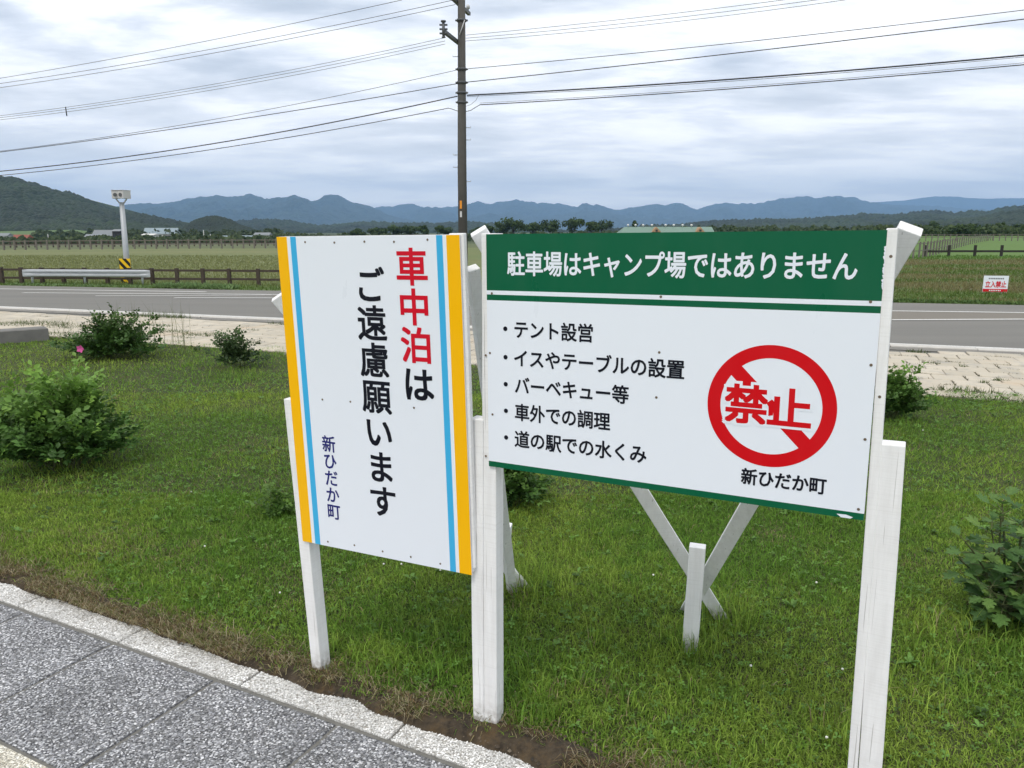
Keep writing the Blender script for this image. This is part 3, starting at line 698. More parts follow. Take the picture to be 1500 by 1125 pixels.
# pale weeds along the far road edge
for _ in range(420):
    if random.random() < .62: px = random.choice([random.uniform(0, 300), random.uniform(295, 405), random.uniform(295, 405)])
    else: px = random.uniform(1300, 1500)
    e = fl + (fr - fl) * (px / 1500) ; q = random.uniform(.15, .55); nf = Vector((-(fr - fl).y, (fr - fl).x, 0)).normalized()
    c_ = e + nf * q + (fr - fl).normalized() * random.uniform(-.3, .3); m_ = 14; a = rng.uniform(0, 6.28, m_); r_ = rng.uniform(0, .12, m_)
    P = np.stack([c_.x + r_ * np.cos(a), c_.y + r_ * np.sin(a), np.full(m_, 0.)], -1)
    hb = .20 if 290 < px < 410 else .09
    colp = np.array([.17, .26, .10]) if px < 1000 else np.array([.10, .17, .05])
    push(blades(P, rng.uniform(.4, 1.1, m_) * hb, rng.uniform(.03, .07, m_), rng.uniform(.5, 1.3, m_), colp[None] * rng.uniform(.6, 1.35, (m_, 1)), 1))
tag(link('field_grass', mesh_np('field_grass', np.concatenate(allV), np.concatenate(allF), np.concatenate(allC)), M_GRASS), 'rough tawny and green grass of the pasture across the road', 'grass', kind='stuff')

# ------------------------------------------------------------------ shrubs
M_SHRUB = m_leaf('shrub leaves', trans=.28, rough=.45)
M_STEM = plain('stem', (.085, .10, .040), .8)
def leaflets(C, D, Nrm, L, Wd, col):
    "folded oval leaflets: centre base C, direction D, normal N"
    S = np.cross(D, Nrm); S /= np.linalg.norm(S, axis=1, keepdims=True) + 1e-9
    L = L[:, None]; Wd = Wd[:, None]
    base = C; tip = C + D * L - Nrm * L * .15; m = C + D * L * .5
    l = m - S * Wd * .5 + Nrm * Wd * .18; r = m + S * Wd * .5 + Nrm * Wd * .18
    l2 = C + D * L * .8 - S * Wd * .32 + Nrm * Wd * .05; r2 = C + D * L * .8 + S * Wd * .32 + Nrm * Wd * .05
    V = np.stack([base, r, r2, tip, l2, l, m - Nrm * 0], 1)
    F_ = np.array([(0, 1, 6), (1, 2, 6), (2, 3, 6), (3, 4, 6), (4, 5, 6), (5, 0, 6)])[None] + (np.arange(len(C)) * 7)[:, None, None]
    return V.reshape(-1, 3), F_.reshape(-1, 3), np.repeat(col[:, None], 7, 1).reshape(-1, 3)
Vw, Fw, Kw = leaflets(*WEED)
tag(link('broad_leaved_weeds', mesh_np('broad_leaved_weeds', Vw, Fw, Kw), M_SHRUB), 'small broad leaved weeds scattered through the lawn', 'weeds', kind='stuff')
def shrub(name, label, loc, w_, d_, h, nb, nl_, ls, cols, seed, flowers=0, lobes=None, cat='shrub'):
    rg = np.random.default_rng(seed)
    root = thing(name, label, cat, loc)
    C, D, Nn_, L, Wd, K = [], [], [], [], [], []
    mb = MB()
    for b_ in range(nb):
        a = rg.uniform(0, 6.28); el = rg.uniform(.15, 1.45); rr_ = rg.uniform(.62, 1.0) if rg.random() < .8 else rg.uniform(1.0, 1.22)
        hs = .85 + .3 * fbm(np.array([a * 1.5]), np.array([el * 3 + seed]), 2)[0]
        end = np.array([math.cos(a) * math.cos(el) * w_ / 2, math.sin(a) * math.cos(el) * d_ / 2, math.sin(el) * h * .95 + .04]) * rr_ * hs
        st = np.array([rg.normal(0, w_ * .07), rg.normal(0, d_ * .07), 0]); mid = (st + end) / 2 + np.array([0, 0, h * .14])
        ts = np.linspace(0, 1, 7); pts = [(1 - t) ** 2 * st + 2 * t * (1 - t) * mid + t * t * end for t in ts]
        if b_ % 3 == 0: mb.tube([Vector(p) for p in pts[:6]], [.004 * (1 - .6 * t) for t in ts[:6]], 4, False)
        for q in range(nl_):
            t = .28 + .74 * (q + rg.random()) / nl_; p = (1 - t) ** 2 * st + 2 * t * (1 - t) * mid + t * t * end
            dr = rg.normal(0, 1, 3); dr[2] = abs(dr[2]) * .4 + .1; out = end / (np.linalg.norm(end) + 1e-6); dr = dr / np.linalg.norm(dr) + out * .7; dr /= np.linalg.norm(dr)
            up = np.array([0, 0, 1.]) + rg.normal(0, .35, 3); s = np.cross(dr, up); s /= np.linalg.norm(s); nm = np.cross(s, dr); 
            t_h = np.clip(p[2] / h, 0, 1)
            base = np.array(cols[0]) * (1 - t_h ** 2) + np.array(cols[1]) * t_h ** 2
            if rg.random() < .10: base = np.array(cols[1])
            base = base * rg.uniform(.7, 1.3)
            for k in range(5):
                # pinnate: pairs plus terminal
                if k == 4: pos, dd = 1.6, dr
                else: pos = .55 + .5 * (k // 2); sg = -1 if k % 2 else 1; dd = dr * .45 + s * sg * .9; dd = dd / np.linalg.norm(dd)
                ll = ls * rg.uniform(.75, 1.2)
                C.append(p + dr * ls * pos * .9); D.append(dd - np.array([0, 0, .15])); Nn_.append(nm); L.append(ll); Wd.append(ll * .58); K.append(base * rg.uniform(.88, 1.12))
    V, F_, K_ = leaflets(np.array(C), np.array(D), np.array(Nn_), np.array(L), np.array(Wd), np.array(K))
    V[:, 2] = np.maximum(V[:, 2], .01)
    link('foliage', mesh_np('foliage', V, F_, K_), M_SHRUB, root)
    mb.build('stem', M_STEM, root)
    return root
DG, LG, YG = (.055, .120, .028), (.14, .25, .05), (.22, .38, .07)
M_PINK = plain('pink petal', (.62, .10, .32), .6)
def flower(parent, p, r_):
    mb = MB()
    for k in range(5):
        a = k * 1.257; c = Vector(p); d = Vector((math.cos(a), -.3, math.sin(a))).normalized(); s = Vector((-math.sin(a), -.1, math.cos(a)))
        mb.quad([c, c + d * r_ * .6 + s * r_ * .45, c + d * r_ * 1.1, c + d * r_ * .6 - s * r_ * .45])
    return mb.build('flower', M_PINK, parent)
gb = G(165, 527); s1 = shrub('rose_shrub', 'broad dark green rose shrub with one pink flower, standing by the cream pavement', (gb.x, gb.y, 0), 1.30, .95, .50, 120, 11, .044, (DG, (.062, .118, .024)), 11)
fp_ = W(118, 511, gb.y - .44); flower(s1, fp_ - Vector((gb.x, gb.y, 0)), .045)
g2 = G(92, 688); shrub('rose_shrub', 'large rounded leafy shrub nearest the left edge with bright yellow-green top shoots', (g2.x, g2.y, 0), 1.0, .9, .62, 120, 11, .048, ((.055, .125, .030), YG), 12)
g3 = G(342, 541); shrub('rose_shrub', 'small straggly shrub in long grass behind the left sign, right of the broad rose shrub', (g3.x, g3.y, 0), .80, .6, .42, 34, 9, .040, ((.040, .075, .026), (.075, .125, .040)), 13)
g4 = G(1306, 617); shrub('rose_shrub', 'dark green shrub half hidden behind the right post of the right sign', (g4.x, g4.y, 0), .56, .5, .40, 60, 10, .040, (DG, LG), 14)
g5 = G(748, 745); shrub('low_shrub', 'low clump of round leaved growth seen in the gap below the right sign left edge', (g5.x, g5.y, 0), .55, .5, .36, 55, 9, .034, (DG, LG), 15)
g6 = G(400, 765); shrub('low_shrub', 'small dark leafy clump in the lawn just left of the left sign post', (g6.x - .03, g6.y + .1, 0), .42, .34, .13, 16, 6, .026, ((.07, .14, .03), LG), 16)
# grass stalks growing up through the broad shrub
allV, allF, allC, off = [], [], [], 0
gx = G(190, 520); n_ = 60
P = np.stack([gx.x + rng.normal(.1, .33, n_), gx.y + rng.normal(0, .2, n_), np.zeros(n_)], -1)
push(blades(P, rng.uniform(.45, .75, n_), np.full(n_, .006), np.abs(rng.normal(.1, .15, n_)), np.array([.15, .17, .07])[None] * rng.uniform(.7, 1.2, (n_, 1)), 3))
gx = G(215, 560); P = np.stack([gx.x + rng.normal(.0, .12, 5), gx.y + rng.normal(0, .1, 5), np.zeros(5)], -1)
tag(link('grass_stalks', mesh_np('grass_stalks', np.concatenate(allV), np.concatenate(allF), np.concatenate(allC)), M_GRASS), 'tall thin grass stalks rising through the broad rose shrub', 'grass', kind='stuff')

# large-leaved plant at the right edge, every leaf a part
def lobed_leaf():
    half = [(0, 0), (.10, .05), (.26, .10), (.20, .20), (.44, .26), (.40, .34), (.50, .44), (.30, .46), (.22, .50), (.40, .62), (.34, .70), (.38, .80), (.20, .76), (.14, .82), (.10, .92), (0, 1.08)]
    vs = []; fs = []
    for k in range(len(half)): vs.append((0, half[k][1] * .98, -.04 * half[k][1] ** 2 * 2))
    m_ = len(half)
    for sgn in (1, -1):
        o = len(vs)
        for x_, y_ in half: vs.append((sgn * x_, y_ + x_ * .25, abs(x_) * .30 - .08 * y_ ** 2))
        for k in range(m_ - 1):
            q = (k, k + 1, o + k + 1, o + k); fs.append(q if sgn < 0 else q[::-1])
    me = bpy.data.meshes.new('leaf'); me.from_pydata(vs, [], fs); me.update()
    return me
def b_bigleaf(n):
    r = n.new('ShaderNodeObjectInfo').outputs['Random']; o = obc(n)
    c = n.ramp(r, [(0, (.060, .135, .036)), (.6, (.105, .205, .050)), (.85, (.12, .22, .05)), (1, (.20, .32, .07))])
    v = n.noise(o, 7, 4)
    c = n.mix(n.mapr(v, .4, .7, 0, .4), c, (.03, .07, .02))
    p = bsdf(n, c, .5, v, .4, .01, spec=.3); t = n.new('ShaderNodeBsdfTranslucent', {0: c}).outputs[0]
    return n.new('ShaderNodeMixShader', {0: .25, 1: p, 2: t}).outputs[0]
M_BIGLEAF = mat('lobed leaf', b_bigleaf)
lme = lobed_leaf(); lme.materials.append(M_BIGLEAF)
def leafy_plant(label, base, stems, seed):
    rd = random.Random(seed); root = thing('leafy_plant', label, 'plant', base); smb = MB()
    for (ex, ey, ez) in stems:
        ey -= .03
        end = Vector((ex, ey, ez)); st = Vector((rd.uniform(-.05, .05), rd.uniform(-.05, .05), 0)); mid = (st + end) / 2 + Vector((0, 0, ez * .2))
        pts = [(1 - t) ** 2 * st + 2 * t * (1 - t) * mid + t * t * end for t in [k / 8 for k in range(9)]]
        smb.tube(pts, [.006 * (1 - .07 * k) for k in range(9)], 5, False)
        k = rd.randint(13, 17)
        for i in range(k):
            t = .25 + .77 * i / (k - 1); p = (1 - t) ** 2 * st + 2 * t * (1 - t) * mid + t * t * end
            a = i * 2.4 + rd.random(); tilt = rd.uniform(-.35, .35) if t < .9 else .6
            d = Vector((math.cos(a), math.sin(a), tilt)).normalized(); pe = p + d * .045
            smb.tube([p, pe], [.002, .0015], 4, False)
            s_ = rd.uniform(.060, .105) * (1.05 - .45 * t)
            z = Vector((0, 0, 1)) + Vector((rd.uniform(-.3, .3), rd.uniform(-.4, .1), 0)); x_ = d.cross(z).normalized(); z = x_.cross(d)
            M = Matrix((x_, d, z)).transposed().to_4x4(); M.translation = pe
            o = link('leaf', lme, None, root); o.matrix_local = M @ Matrix.Scale(s_, 4)
    smb.build('stem', M_STEM, root); return root
gr = G(1475, 915)
leafy_plant('tall plant with large jagged lobed leaves at the right edge of the lawn', (gr.x, gr.y, 0),
            [(-.02, -.02, .50), (-.16, -.05, .42), (.10, .0, .52), (.2, -.05, .40), (-.20, .05, .26), (-.08, -.14, .30), (.05, -.16, .24), (.22, .12, .46), (-.02, .12, .46), (-.13, -.12, .16), (.14, -.15, .36), (-.23, -.02, .36), (.3, 0, .3), (.0, -.05, .40), (-.1, 0, .47), (.04, -.1, .46), (-.18, -.1, .22), (.1, -.05, .34), (-.05, -.08, .22), (.18, -.1, .18)], 5)

# ================================================================== SIGNS
class Board:
    def __init__(s, O, u, v, w_, h_):
        s.O, s.u, s.v = Vector(O), Vector(u).normalized(), Vector(v); s.v = (s.v - s.u * s.v.dot(s.u)).normalized(); s.n = s.v.cross(s.u).normalized()
        if s.n.y > 0: s.n = -s.n
        s.w, s.h = w_, h_
    def p(s, a, b, c=0.0): return s.O + s.u * a + s.v * b + s.n * c      # c > 0 towards the viewer
    def mat4(s, a, b, c):
        M = Matrix((s.u, -s.v, s.n)).transposed().to_4x4(); M.translation = s.p(a, b, c); return M
    def rect(s, name, u0, v0, u1, v1, c0, c1, m, parent, bevel=0):
        mb = MB(); pts = [(u0, v0), (u1, v0), (u1, v1), (u0, v1)]
        a = [mb.b.verts.new(s.p(x, y, c0)) for x, y in pts]; b = [mb.b.verts.new(s.p(x, y, c1)) for x, y in pts]
        mb.b.faces.new(a); mb.b.faces.new(b)
        for i in range(4): mb.b.faces.new((a[i], a[(i + 1) % 4], b[(i + 1) % 4], b[i]))
        return mb.build(name, m, parent, bevel)
    def poly(s, name, pts, c0, c1, m, parent):
        mb = MB(); a = [mb.b.verts.new(s.p(x, y, c0)) for x, y in pts]; b = [mb.b.verts.new(s.p(x, y, c1)) for x, y in pts]; k = len(pts)
        mb.b.faces.new(a); mb.b.faces.new(b)
        for i in range(k): mb.b.faces.new((a[i], a[(i + 1) % k], b[(i + 1) % k], b[i]))
        return mb.build(name, m, parent)
    def text(s, name, chars, sx, sy, bold, m, parent, c=.0006, square=False):
        "chars: list of (character, centre u, centre v); one mesh of lettering"
        V, Fc = [], []
        for ch, cu, cv in chars:
            cu_ = bpy.data.curves.new('t', 'FONT'); cu_.body = ch; cu_.size = 1; cu_.resolution_u = 3
            ob = bpy.data.objects.new('t', cu_); COL.objects.link(ob); bpy.context.view_layer.update()
            me = ob.to_mesh()
            # stroke weight: the glyph repeated round a small circle, each copy a hair above the last
            sh = [(0, 0)] + ([(bold * math.cos(2 * math.pi * q / 10), bold * math.sin(2 * math.pi * q / 10)) for q in range(10)] if bold and not square else [])
            if square: sh = [(0, 0)] + ([(bold * .5 * a_, bold * .5 * b_) for a_ in (-1, 0, 1, -2, 2) for b_ in (-1, 1, 0, -2, 2)] if bold > .05 else []) + [(bold * a_, bold * b_) for a_, b_ in ((1, 1), (1, -1), (-1, -1), (-1, 1), (0, 1), (0, -1), (1, 0), (-1, 0))]
            stp = .00001 if bold > .05 else .00003
            for q, (ox, oy) in enumerate(sh):
                o = len(V)
                for v_ in me.vertices: V.append(s.p(cu + (v_.co.x + ox - .5) * sx, cv - (v_.co.y + oy - .38) * sy, c + q * stp))
                for p_ in me.polygons: Fc.append([o + i for i in p_.vertices])
            ob.to_mesh_clear(); bpy.data.objects.remove(ob); bpy.data.curves.remove(cu_)
        me = bpy.data.meshes.new(name); me.from_pydata(V, [], Fc); me.update()
        if len(me.polygons) and me.polygons[0].normal.dot(s.n) < 0: me.flip_normals()
        return link(name, me, m, parent)
def beam(name, p0, p1, w_, d_, face, parent, taper=0, point=False, m=None):
    "timber from p0 to p1, broad face w_ towards 'face', depth d_"
    p0, p1 = Vector(p0), Vector(p1); z = (p1 - p0).normalized(); f = Vector(face); f = (f - z * f.dot(z)).normalized(); x = z.cross(f)
    mb = MB(); L = (p1 - p0).length; ks = 6 ; rd = random.Random(hash((round(p0.x, 3), round(p1.z, 3))) & 0xffff)
    rings = []
    for k in range(ks + 1):
        t = k / ks; c = p0 + z * L * t + x * rd.uniform(-.0008, .0008); ww = w_ * (1 - taper * (1 - t)) / 2; dd = d_ / 2
        rings.append([mb.b.verts.new(c + x * a * ww + f * b * dd) for a, b in ((-1, -1), (1, -1), (1, 1), (-1, 1))])
    for a, b in zip(rings, rings[1:]):
        for i in range(4): mb.b.faces.new((a[i], a[(i + 1) % 4], b[(i + 1) % 4], b[i]))
    mb.b.faces.new(rings[0][::-1]); mb.b.faces.new(rings[-1])
    me = mb.mesh(name)
    o = link(name, me, m or M_PAINT, parent)
    bv = o.modifiers.new('bevel', 'BEVEL'); bv.width = .0022; bv.segments = 2; bv.limit_method = 'ANGLE'
    return o
sL, sR = .98, .647
BL = Board((-.72238 * sL, 2.40246 * sL, H - .01848 * sL), (.57980, -.27680, .00759), (.015826, .022345, -.999625), .6297, sL)
BR = Board((-.10774 * sR, 3.25533 * sR, H - .01390 * sR), (1.33571, -.68924, .01609), (.011865, -.014349, -.999827), .9725, sR)
def foot(px, py): return G(px, py, -.02)

def screw(B, parent, pts, c=.0008):
    for a, b in pts:
        mb = MB(); M = B.mat4(a, b, c)
        r = bmesh.ops.create_circle(mb.b, cap_ends=True, radius=.0034, segments=8)
        top = []
        for v_ in r['verts']: v_.co = M @ v_.co
        mb.build('screw', M_SCREW, parent)

# ---- left sign
SL = thing('notice_sign', 'tall white notice sign with yellow and blue side stripes and red and black Japanese lettering', 'sign', BL.p(.3, 1.5))
SL.location = (BL.p(.3, 0).x, BL.p(.3, 0).y, 0)
kids = []
# board: one plate whose face carries the stripes
def striped(name, B, cols, c0, parent, vertical):
    "front face split into strips without overlap, plus sides and back"
    mb = MB(); mats = [M_WHITE, M_YEL, M_BLUE, M_GREEN, M_EDGE]; ed = 0
    L = B.w if vertical else B.h
    for a, b, mi in cols:
        q = [B.p(a, 0), B.p(b, 0), B.p(b, B.h), B.p(a, B.h)] if vertical else [B.p(0, a), B.p(B.w, a), B.p(B.w, b), B.p(0, b)]
        mb.quad([x for x in q[::-1]], mi)
    k = [B.p(0, 0), B.p(B.w, 0), B.p(B.w, B.h), B.p(0, B.h)]; kb_ = [x - B.n * c0 for x in k]
    mb.quad(kb_, 4)
    for i in range(4): mb.quad([k[i], k[(i + 1) % 4], kb_[(i + 1) % 4], kb_[i]], 4)
    bmesh.ops.remove_doubles(mb.b, verts=mb.b.verts, dist=1e-5)
    me = mb.mesh(name); return link(name, me, mats, parent)
def rel(o):      # meshes above are written in world space; keep them there under a moved parent
    o.matrix_parent_inverse = o.parent.matrix_world.inverted() if o.parent else Matrix()
bpy.context.view_layer.update()
striped('board', BL, [(0, .039, 1), (.039, .052, 0), (.052, .0735, 2), (.0735, .557, 0), (.557, .577, 2), (.577, .5885, 0), (.5885, BL.w, 1)], .006, SL, True)
c1 = [('車', .4745, .085), ('中', .4765, .197), ('泊', .478, .305)]
BL.text('lettering', c1, .1085, .1085, .020, M_RED, SL, square=True)
BL.text('lettering', [('は', .478, .4185)], .1085, .1085, .020, M_BLACK, SL, square=True)
BL.text('lettering', [(ch, .3295, .138 + i * .1093) for i, ch in enumerate('ご遠慮願います')], .106, .108, .018, M_BLACK, SL, square=True)
BL.text('lettering', [(ch, .1385, .633 + i * .0557) for i, ch in enumerate('新ひだか町')], .0535, .0560, .016, M_NAVY, SL)
screw(BL, SL, [(.108, .016), (.215, .018), (.321, .016), (.421, .017), (.530, .012), (.127, .492), (.233, .490), (.459, .489), (.105, .964), (.210, .958), (.317, .960), (.420, .960), (.524, .963)])
BL.rect('rail', .0, .0, .630, .045, -.0065, -.0395, M_PAINT, SL, .002)
BL.rect('rail', .0, .465, .630, .51, -.0065, -.0395, M_PAINT, SL, .002)
BL.rect('rail', .0, .93, .63, .975, -.0065, -.0395, M_PAINT, SL, .002)
def lstake(B, name, u0, v0, u1, v1, w_, d_, parent, back=.006, taper=0):
    # timber whose front face lies 'back' behind the board face, from (u0,v0) at the top to (u1,v1) at the bottom
    a = B.p(u1, v1, -back - d_ / 2); b = B.p(u0, v0, -back - d_ / 2)
    return beam(name, a, b, w_, d_, B.n, parent, taper)
hgtL = BL.O.z; 
lstake(BL, 'post', .024, .008, .024, .976, .044, .044, SL, .042)
lstake(BL, 'stake', -.012, .505, .006, 1.53, .046, .050, SL, .0075, .12)
lstake(BL, 'post', .6155, -.004, .6155, .962, .045, .018, SL, .0075)
# struts leaning back from the posts to a stake behind
fa = G(751, 872, 0)
beam('strut', fa, W(692, 392, 2.19), .036, .030, (.35, -1, .3), SL)
beam('strut', G(772, 866, 0), W(406, 434, 2.52), .044, .030, (-.2, -1, .4), SL)
beam('stake', G(735, 845, -.02), W(742, 768, G(735, 845).y), .045, .040, (-.2, -1, 0), SL)
# ---- right sign
SR = thing('notice_sign', 'wide white notice sign with green header band and red prohibition ring on white posts', 'sign', (BR.p(.48, 0).x, BR.p(.48, 0).y, 0))
striped('board', BR, [(0, .150, 3), (.150, .161, 0), (.161, .1765, 3), (.1765, .631, 0), (.631, BR.h, 3)], .006, SR, False)
hp = (.922 - .063) / 16
BR.text('lettering', [(ch, .063 + hp * (i + .5), .0775 - .0015 * i / 15) for i, ch in enumerate('駐車場はキャンプ場ではありません')], .0545, .067, .020, M_WHITE, SR)
rows = [('テント設営', .081, .313, .2525), ('イスやテーブルの設置', .080, .552, .3305), ('バーベキュー等', .083, .411, .4055), ('車外での調理', .083, .362, .4805), ('道の駅での水くみ', .082, .462, .5565)]
for tx, a, b, cv in rows:
    p_ = (b - a) / len(tx)
    BR.text('bullet', [('・', .0565, cv)], .0505, .0505, .021, M_BLACK, SR)
    BR.text('lettering', [(ch, a + p_ * (i + .5), cv) for i, ch in enumerate(tx)], p_ * 1.01, .0505, .021, M_BLACK, SR)
BR.text('lettering', [(ch, .697 + .0386 * (i + .5), .5785) for i, ch in enumerate('新ひだか町')], .039, .0425, .026, M_BLACK, SR)
# ring and slash
cu, cv, r0, r1 = .7550, .4030, .1145, .1455
mb = MB(); N = 96; ring = []
for i in range(N):
    t = 2 * math.pi * i / N; ring.append((mb.b.verts.new(BR.p(cu + r0 * math.cos(t), cv + r0 * math.sin(t), .0004)), mb.b.verts.new(BR.p(cu + r1 * math.cos(t), cv + r1 * math.sin(t), .0004))))
for i in range(N): a, b = ring[i], ring[(i + 1) % N]; mb.b.faces.new((a[0], a[1], b[1], b[0]))
mb.build('ring', M_RED2, SR)
hw = .0165; s45 = math.sqrt(.5); Lr = math.sqrt(r0 ** 2 - hw ** 2) + .012
for ta_, tb_ in ((-Lr, -.028), (.042, Lr)):
    BR.poly('slash', [(cu + (t_ * s45 + e_ * hw * s45), cv + (t_ * s45 - e_ * hw * s45)) for t_, e_ in ((ta_, 1), (tb_, 1), (tb_, -1), (ta_, -1))], .0001, .0003, M_RED2, SR)
kn = [('禁', .7005, .4015), ('止', .7985, .4030)]
BR.text('lettering', kn, .1030, .0980, .090, M_WHITE, SR, c=.0005, square=True)
BR.text('lettering', kn, .1030, .0980, .026, M_RED2, SR, c=.0010, square=True)
BR.poly('slash', [(.7465, .395), (.759, .385), (.7670, .393), (.7625, .423), (.7525, .425), (.7520, .403)], .0010, .0011, M_RED2, SR)
screw(BR, SR, [(.016, .158), (.486, .154), (.008, .322), (.486, .291), (.014, .495), (.951, .152), (.962, .290), (.962, .458), (.960, .622), (.482, .405)])
screw(BR, SR, [(.983, .055), (.984, .36), (-.008, .33), (-.012, .62)], -.004)
# paint flaking off the green band at the right end
mb = MB(); rd = random.Random(3)
for k in range(16):
    vv = rd.uniform(.035, .135); ww = rd.uniform(.0015, .0045); hh = rd.uniform(.002, .008)
    mb.b.faces.new([mb.b.verts.new(BR.p(BR.w - a, vv + b, .0003 + k * .00002)) for a, b in ((0, -hh), (ww, -hh * .4), (ww * .6, hh * .5), (0, hh))])
mb.b.faces.new([mb.b.verts.new(BR.p(a, b, .0008)) for a, b in ((.915, .6395), (.935, .6385), (.95, .6425), (.945, .6465), (.925, .6465))])
mb.build('flaked_edge', M_WHITE, SR)
BR.rect('rail', .0, .0, .9725, .040, -.0065, -.0385, M_PAINT, SR, .002)
BR.rect('rail', .0, .300, .9725, .340, -.0065, -.0385, M_PAINT, SR, .002)
BR.rect('rail', .0, .596, .9725, .636, -.0065, -.0385, M_PAINT, SR, .002)
# posts: the long post shows beside the board edge, the stake stands against its outer side
lstake(BR, 'post', .003, -.002, -.011, 1.52, .044, .046, SR, .0075)
lstake(BR, 'stake', -.0425, .5150, -.0500, 1.515, .046, .046, SR, .002, .22)
lstake(BR, 'post', .9810, -.004, .9950, 1.52, .022, .044, SR, .0045)
lstake(BR, 'stake', 1.0185, .466, 1.0345, 1.54, .0505, .046, SR, .006)
mk_ = lambda px, py, Y: W(px, py, Y)
sf = G(1010, 957, 0)
# V struts crossing behind the stake
beam('strut', G(1062, 915, -.015), W(700, 338, 2.17), .048, .030, (-.25, -1, .35), SR)
beam('strut', G(1006, 905, .0) + Vector((0.0, .03, .0)), W(1334, 334, 1.76), .052, .036, (-.25, -1, .35), SR)
beam('stake', (sf.x, sf.y, -.02), (W(1022, 799, sf.y + .0)), .056, .045, (-.3, -1, 0), SR)
for o in list(SL.children) + list(SR.children): pass
bpy.context.view_layer.update()
for T in (SL, SR):
    for o in T.children: o.matrix_parent_inverse = T.matrix_world.inverted()

# ================================================================== across the road
UB = MB().box((0, 0, 0), (1, 1, 1)).mesh('unit_box')
boxmesh = {}
def ubox(name, m, parent, c, size, rz=0, rx=0, ry=0):
    if m.name not in boxmesh:
        me = UB.copy(); me.materials.append(m); boxmesh[m.name] = me
    o = link(name, boxmesh[m.name], None, parent, c); o.scale = size; o.rotation_euler = (rx, ry, rz); return o
def fence(label, pts, h, pw, rails, m, m2=None, rw=None, cat='fence'):
    root = thing('fence', label, cat, pts[len(pts) // 2]); r0 = root.location.copy()
    for i, p in enumerate(pts):
        ubox('post', m, root, Vector((p.x, p.y, p.z + h / 2)) - r0, (pw, pw, h), random.uniform(-.1, .1), random.uniform(-.02, .02), random.uniform(-.02, .02))
    for a, b in zip(pts, pts[1:]):
        d = b - a; L = d.xy.length; az = math.atan2(d.y, d.x)
        for rh in rails:
            c = (a + b) / 2 + Vector((0, 0, rh + random.uniform(-.006, .006))) - r0
            ubox('rail', m2 or m, root, c, (L, pw * .45, rw or pw * .7), az, 0, -math.atan2(d.z, L))
    return root
# near brown fence behind the guard rail
pxs = [-75, -36, 2, 30.8, 61, 92.4, 124, 156.8, 190, 222.6, 259, 297, 335.5, 378, 420, 465]
pts = []
for p in pxs:
    y = 22.6 - (p / 400) * .9
    g = W(p, 400, y); pts.append(Vector((g.x, y, 0)))
fence('dark brown two rail timber fence across the road, running behind the white guard rail', pts, .46, .09, [.40, .16], M_BROWN, rw=.06)
# farther fences on the left
def frow(label, y0, y1, px0, px1, step, pyb0, pyb1, h, pw, rails, m, m2=None):
    pts = []; p = px0
    while p <= px1:
        t = (p - px0) / (px1 - px0); y = y0 + (y1 - y0) * t; g = W(p, 350, y); z = float(fieldz(np.array(g.x), np.array(y))); pts.append(Vector((g.x, y, z))); p += step
    return fence(label, pts, h, pw, rails, m, m2)
frow('grey weathered fence in the middle of the left pasture, nearer of the two far ones', 78, 86, -60, 620, 16, 0, 0, 1.0, .13, [.88, .48], M_GFENCE)
frow('low dark fence at the back of the left pasture near the village', 112, 124, -40, 420, 9, 0, 0, 1.0, .14, [.9, .5], M_BROWN)
# right side fences
pts = [];
for p in [1355, 1390, 1428, 1467, 1508, 1550, 1595]:
    g = W(p, 370, 46.5); pts.append(Vector((g.x, 46.5, 0)))
fence('dark fence with thick low rail along the bright meadow on the right', pts, .66, .12, [.30], M_DFENCE, rw=.12)
pts = []
for k in range(32):
    t = k / 31; px = 1340 + 114 * t ** .75; y = 43 + 85 * t ** 1.5; g = W(px, 350, y); pts.append(Vector((g.x, y, 0)))
fence('long grey fence receding from the big white post toward the bushes', pts, .9, .075, [.8, .4], M_GFENCE, rw=.04)
pts = [Vector((W(p, 350, 118).x, 118, 0)) for p in range(1320, 1590, 9)]
fence('farthest pale fence in front of the round bushes on the right', pts, 1.0, .11, [.9, .5], M_GFENCE)

# guard rail
ga, gb_ = G(33, 413.5), G(220, 415.5); ga.y = 22.1; gb_.y = 21.75
ga.x = W(33, 400, 22.1).x; gb_.x = W(220, 400, 21.75).x; ga.z = gb_.z = 0
gt = thing('guard_rail', 'short light grey steel guard rail beside the far side of the road', 'guard rail', (ga + gb_) / 2); bpy.context.view_layer.update()
d = (gb_ - ga).normalized(); Lg = (gb_ - ga).length; q = Vector((d.y, -d.x, 0))   # towards the road
prof = [(.175, 0), (.185, .012), (.205, .045), (.245, .045), (.268, .012), (.292, .012), (.315, .045), (.355, .045), (.378, .012), (.385, 0)]
mb = MB(); rows_ = []
for s_ in np.linspace(0, Lg, 24):
    e = min(s_, Lg - s_); fl_ = sstep(.0, .4, e)
    rows_.append([mb.b.verts.new(d * (s_ - Lg / 2) + q * (off_ * fl_ + .03 * (1 - fl_) * (1 if e > .02 else .3)) + Vector((0, 0, .28 + (z - .28) * (1 if e > .06 else .9) + .04))) for z, off_ in prof])
for a, b in zip(rows_, rows_[1:]):
    for i in range(len(prof) - 1): mb.b.faces.new((a[i], a[i + 1], b[i + 1], b[i])).smooth = False
o = mb.build('beam', M_STEEL, gt); so = o.modifiers.new('s', 'SOLIDIFY'); so.thickness = .006
for f_ in (.065, .48, .93):
    MB().tube([d * (Lg * (f_ - .5)) - q * .04 + Vector((0, 0, -.02)), d * (Lg * (f_ - .5)) - q * .04 + Vector((0, 0, .40))], .032, 10).build('post', M_STEEL, gt)

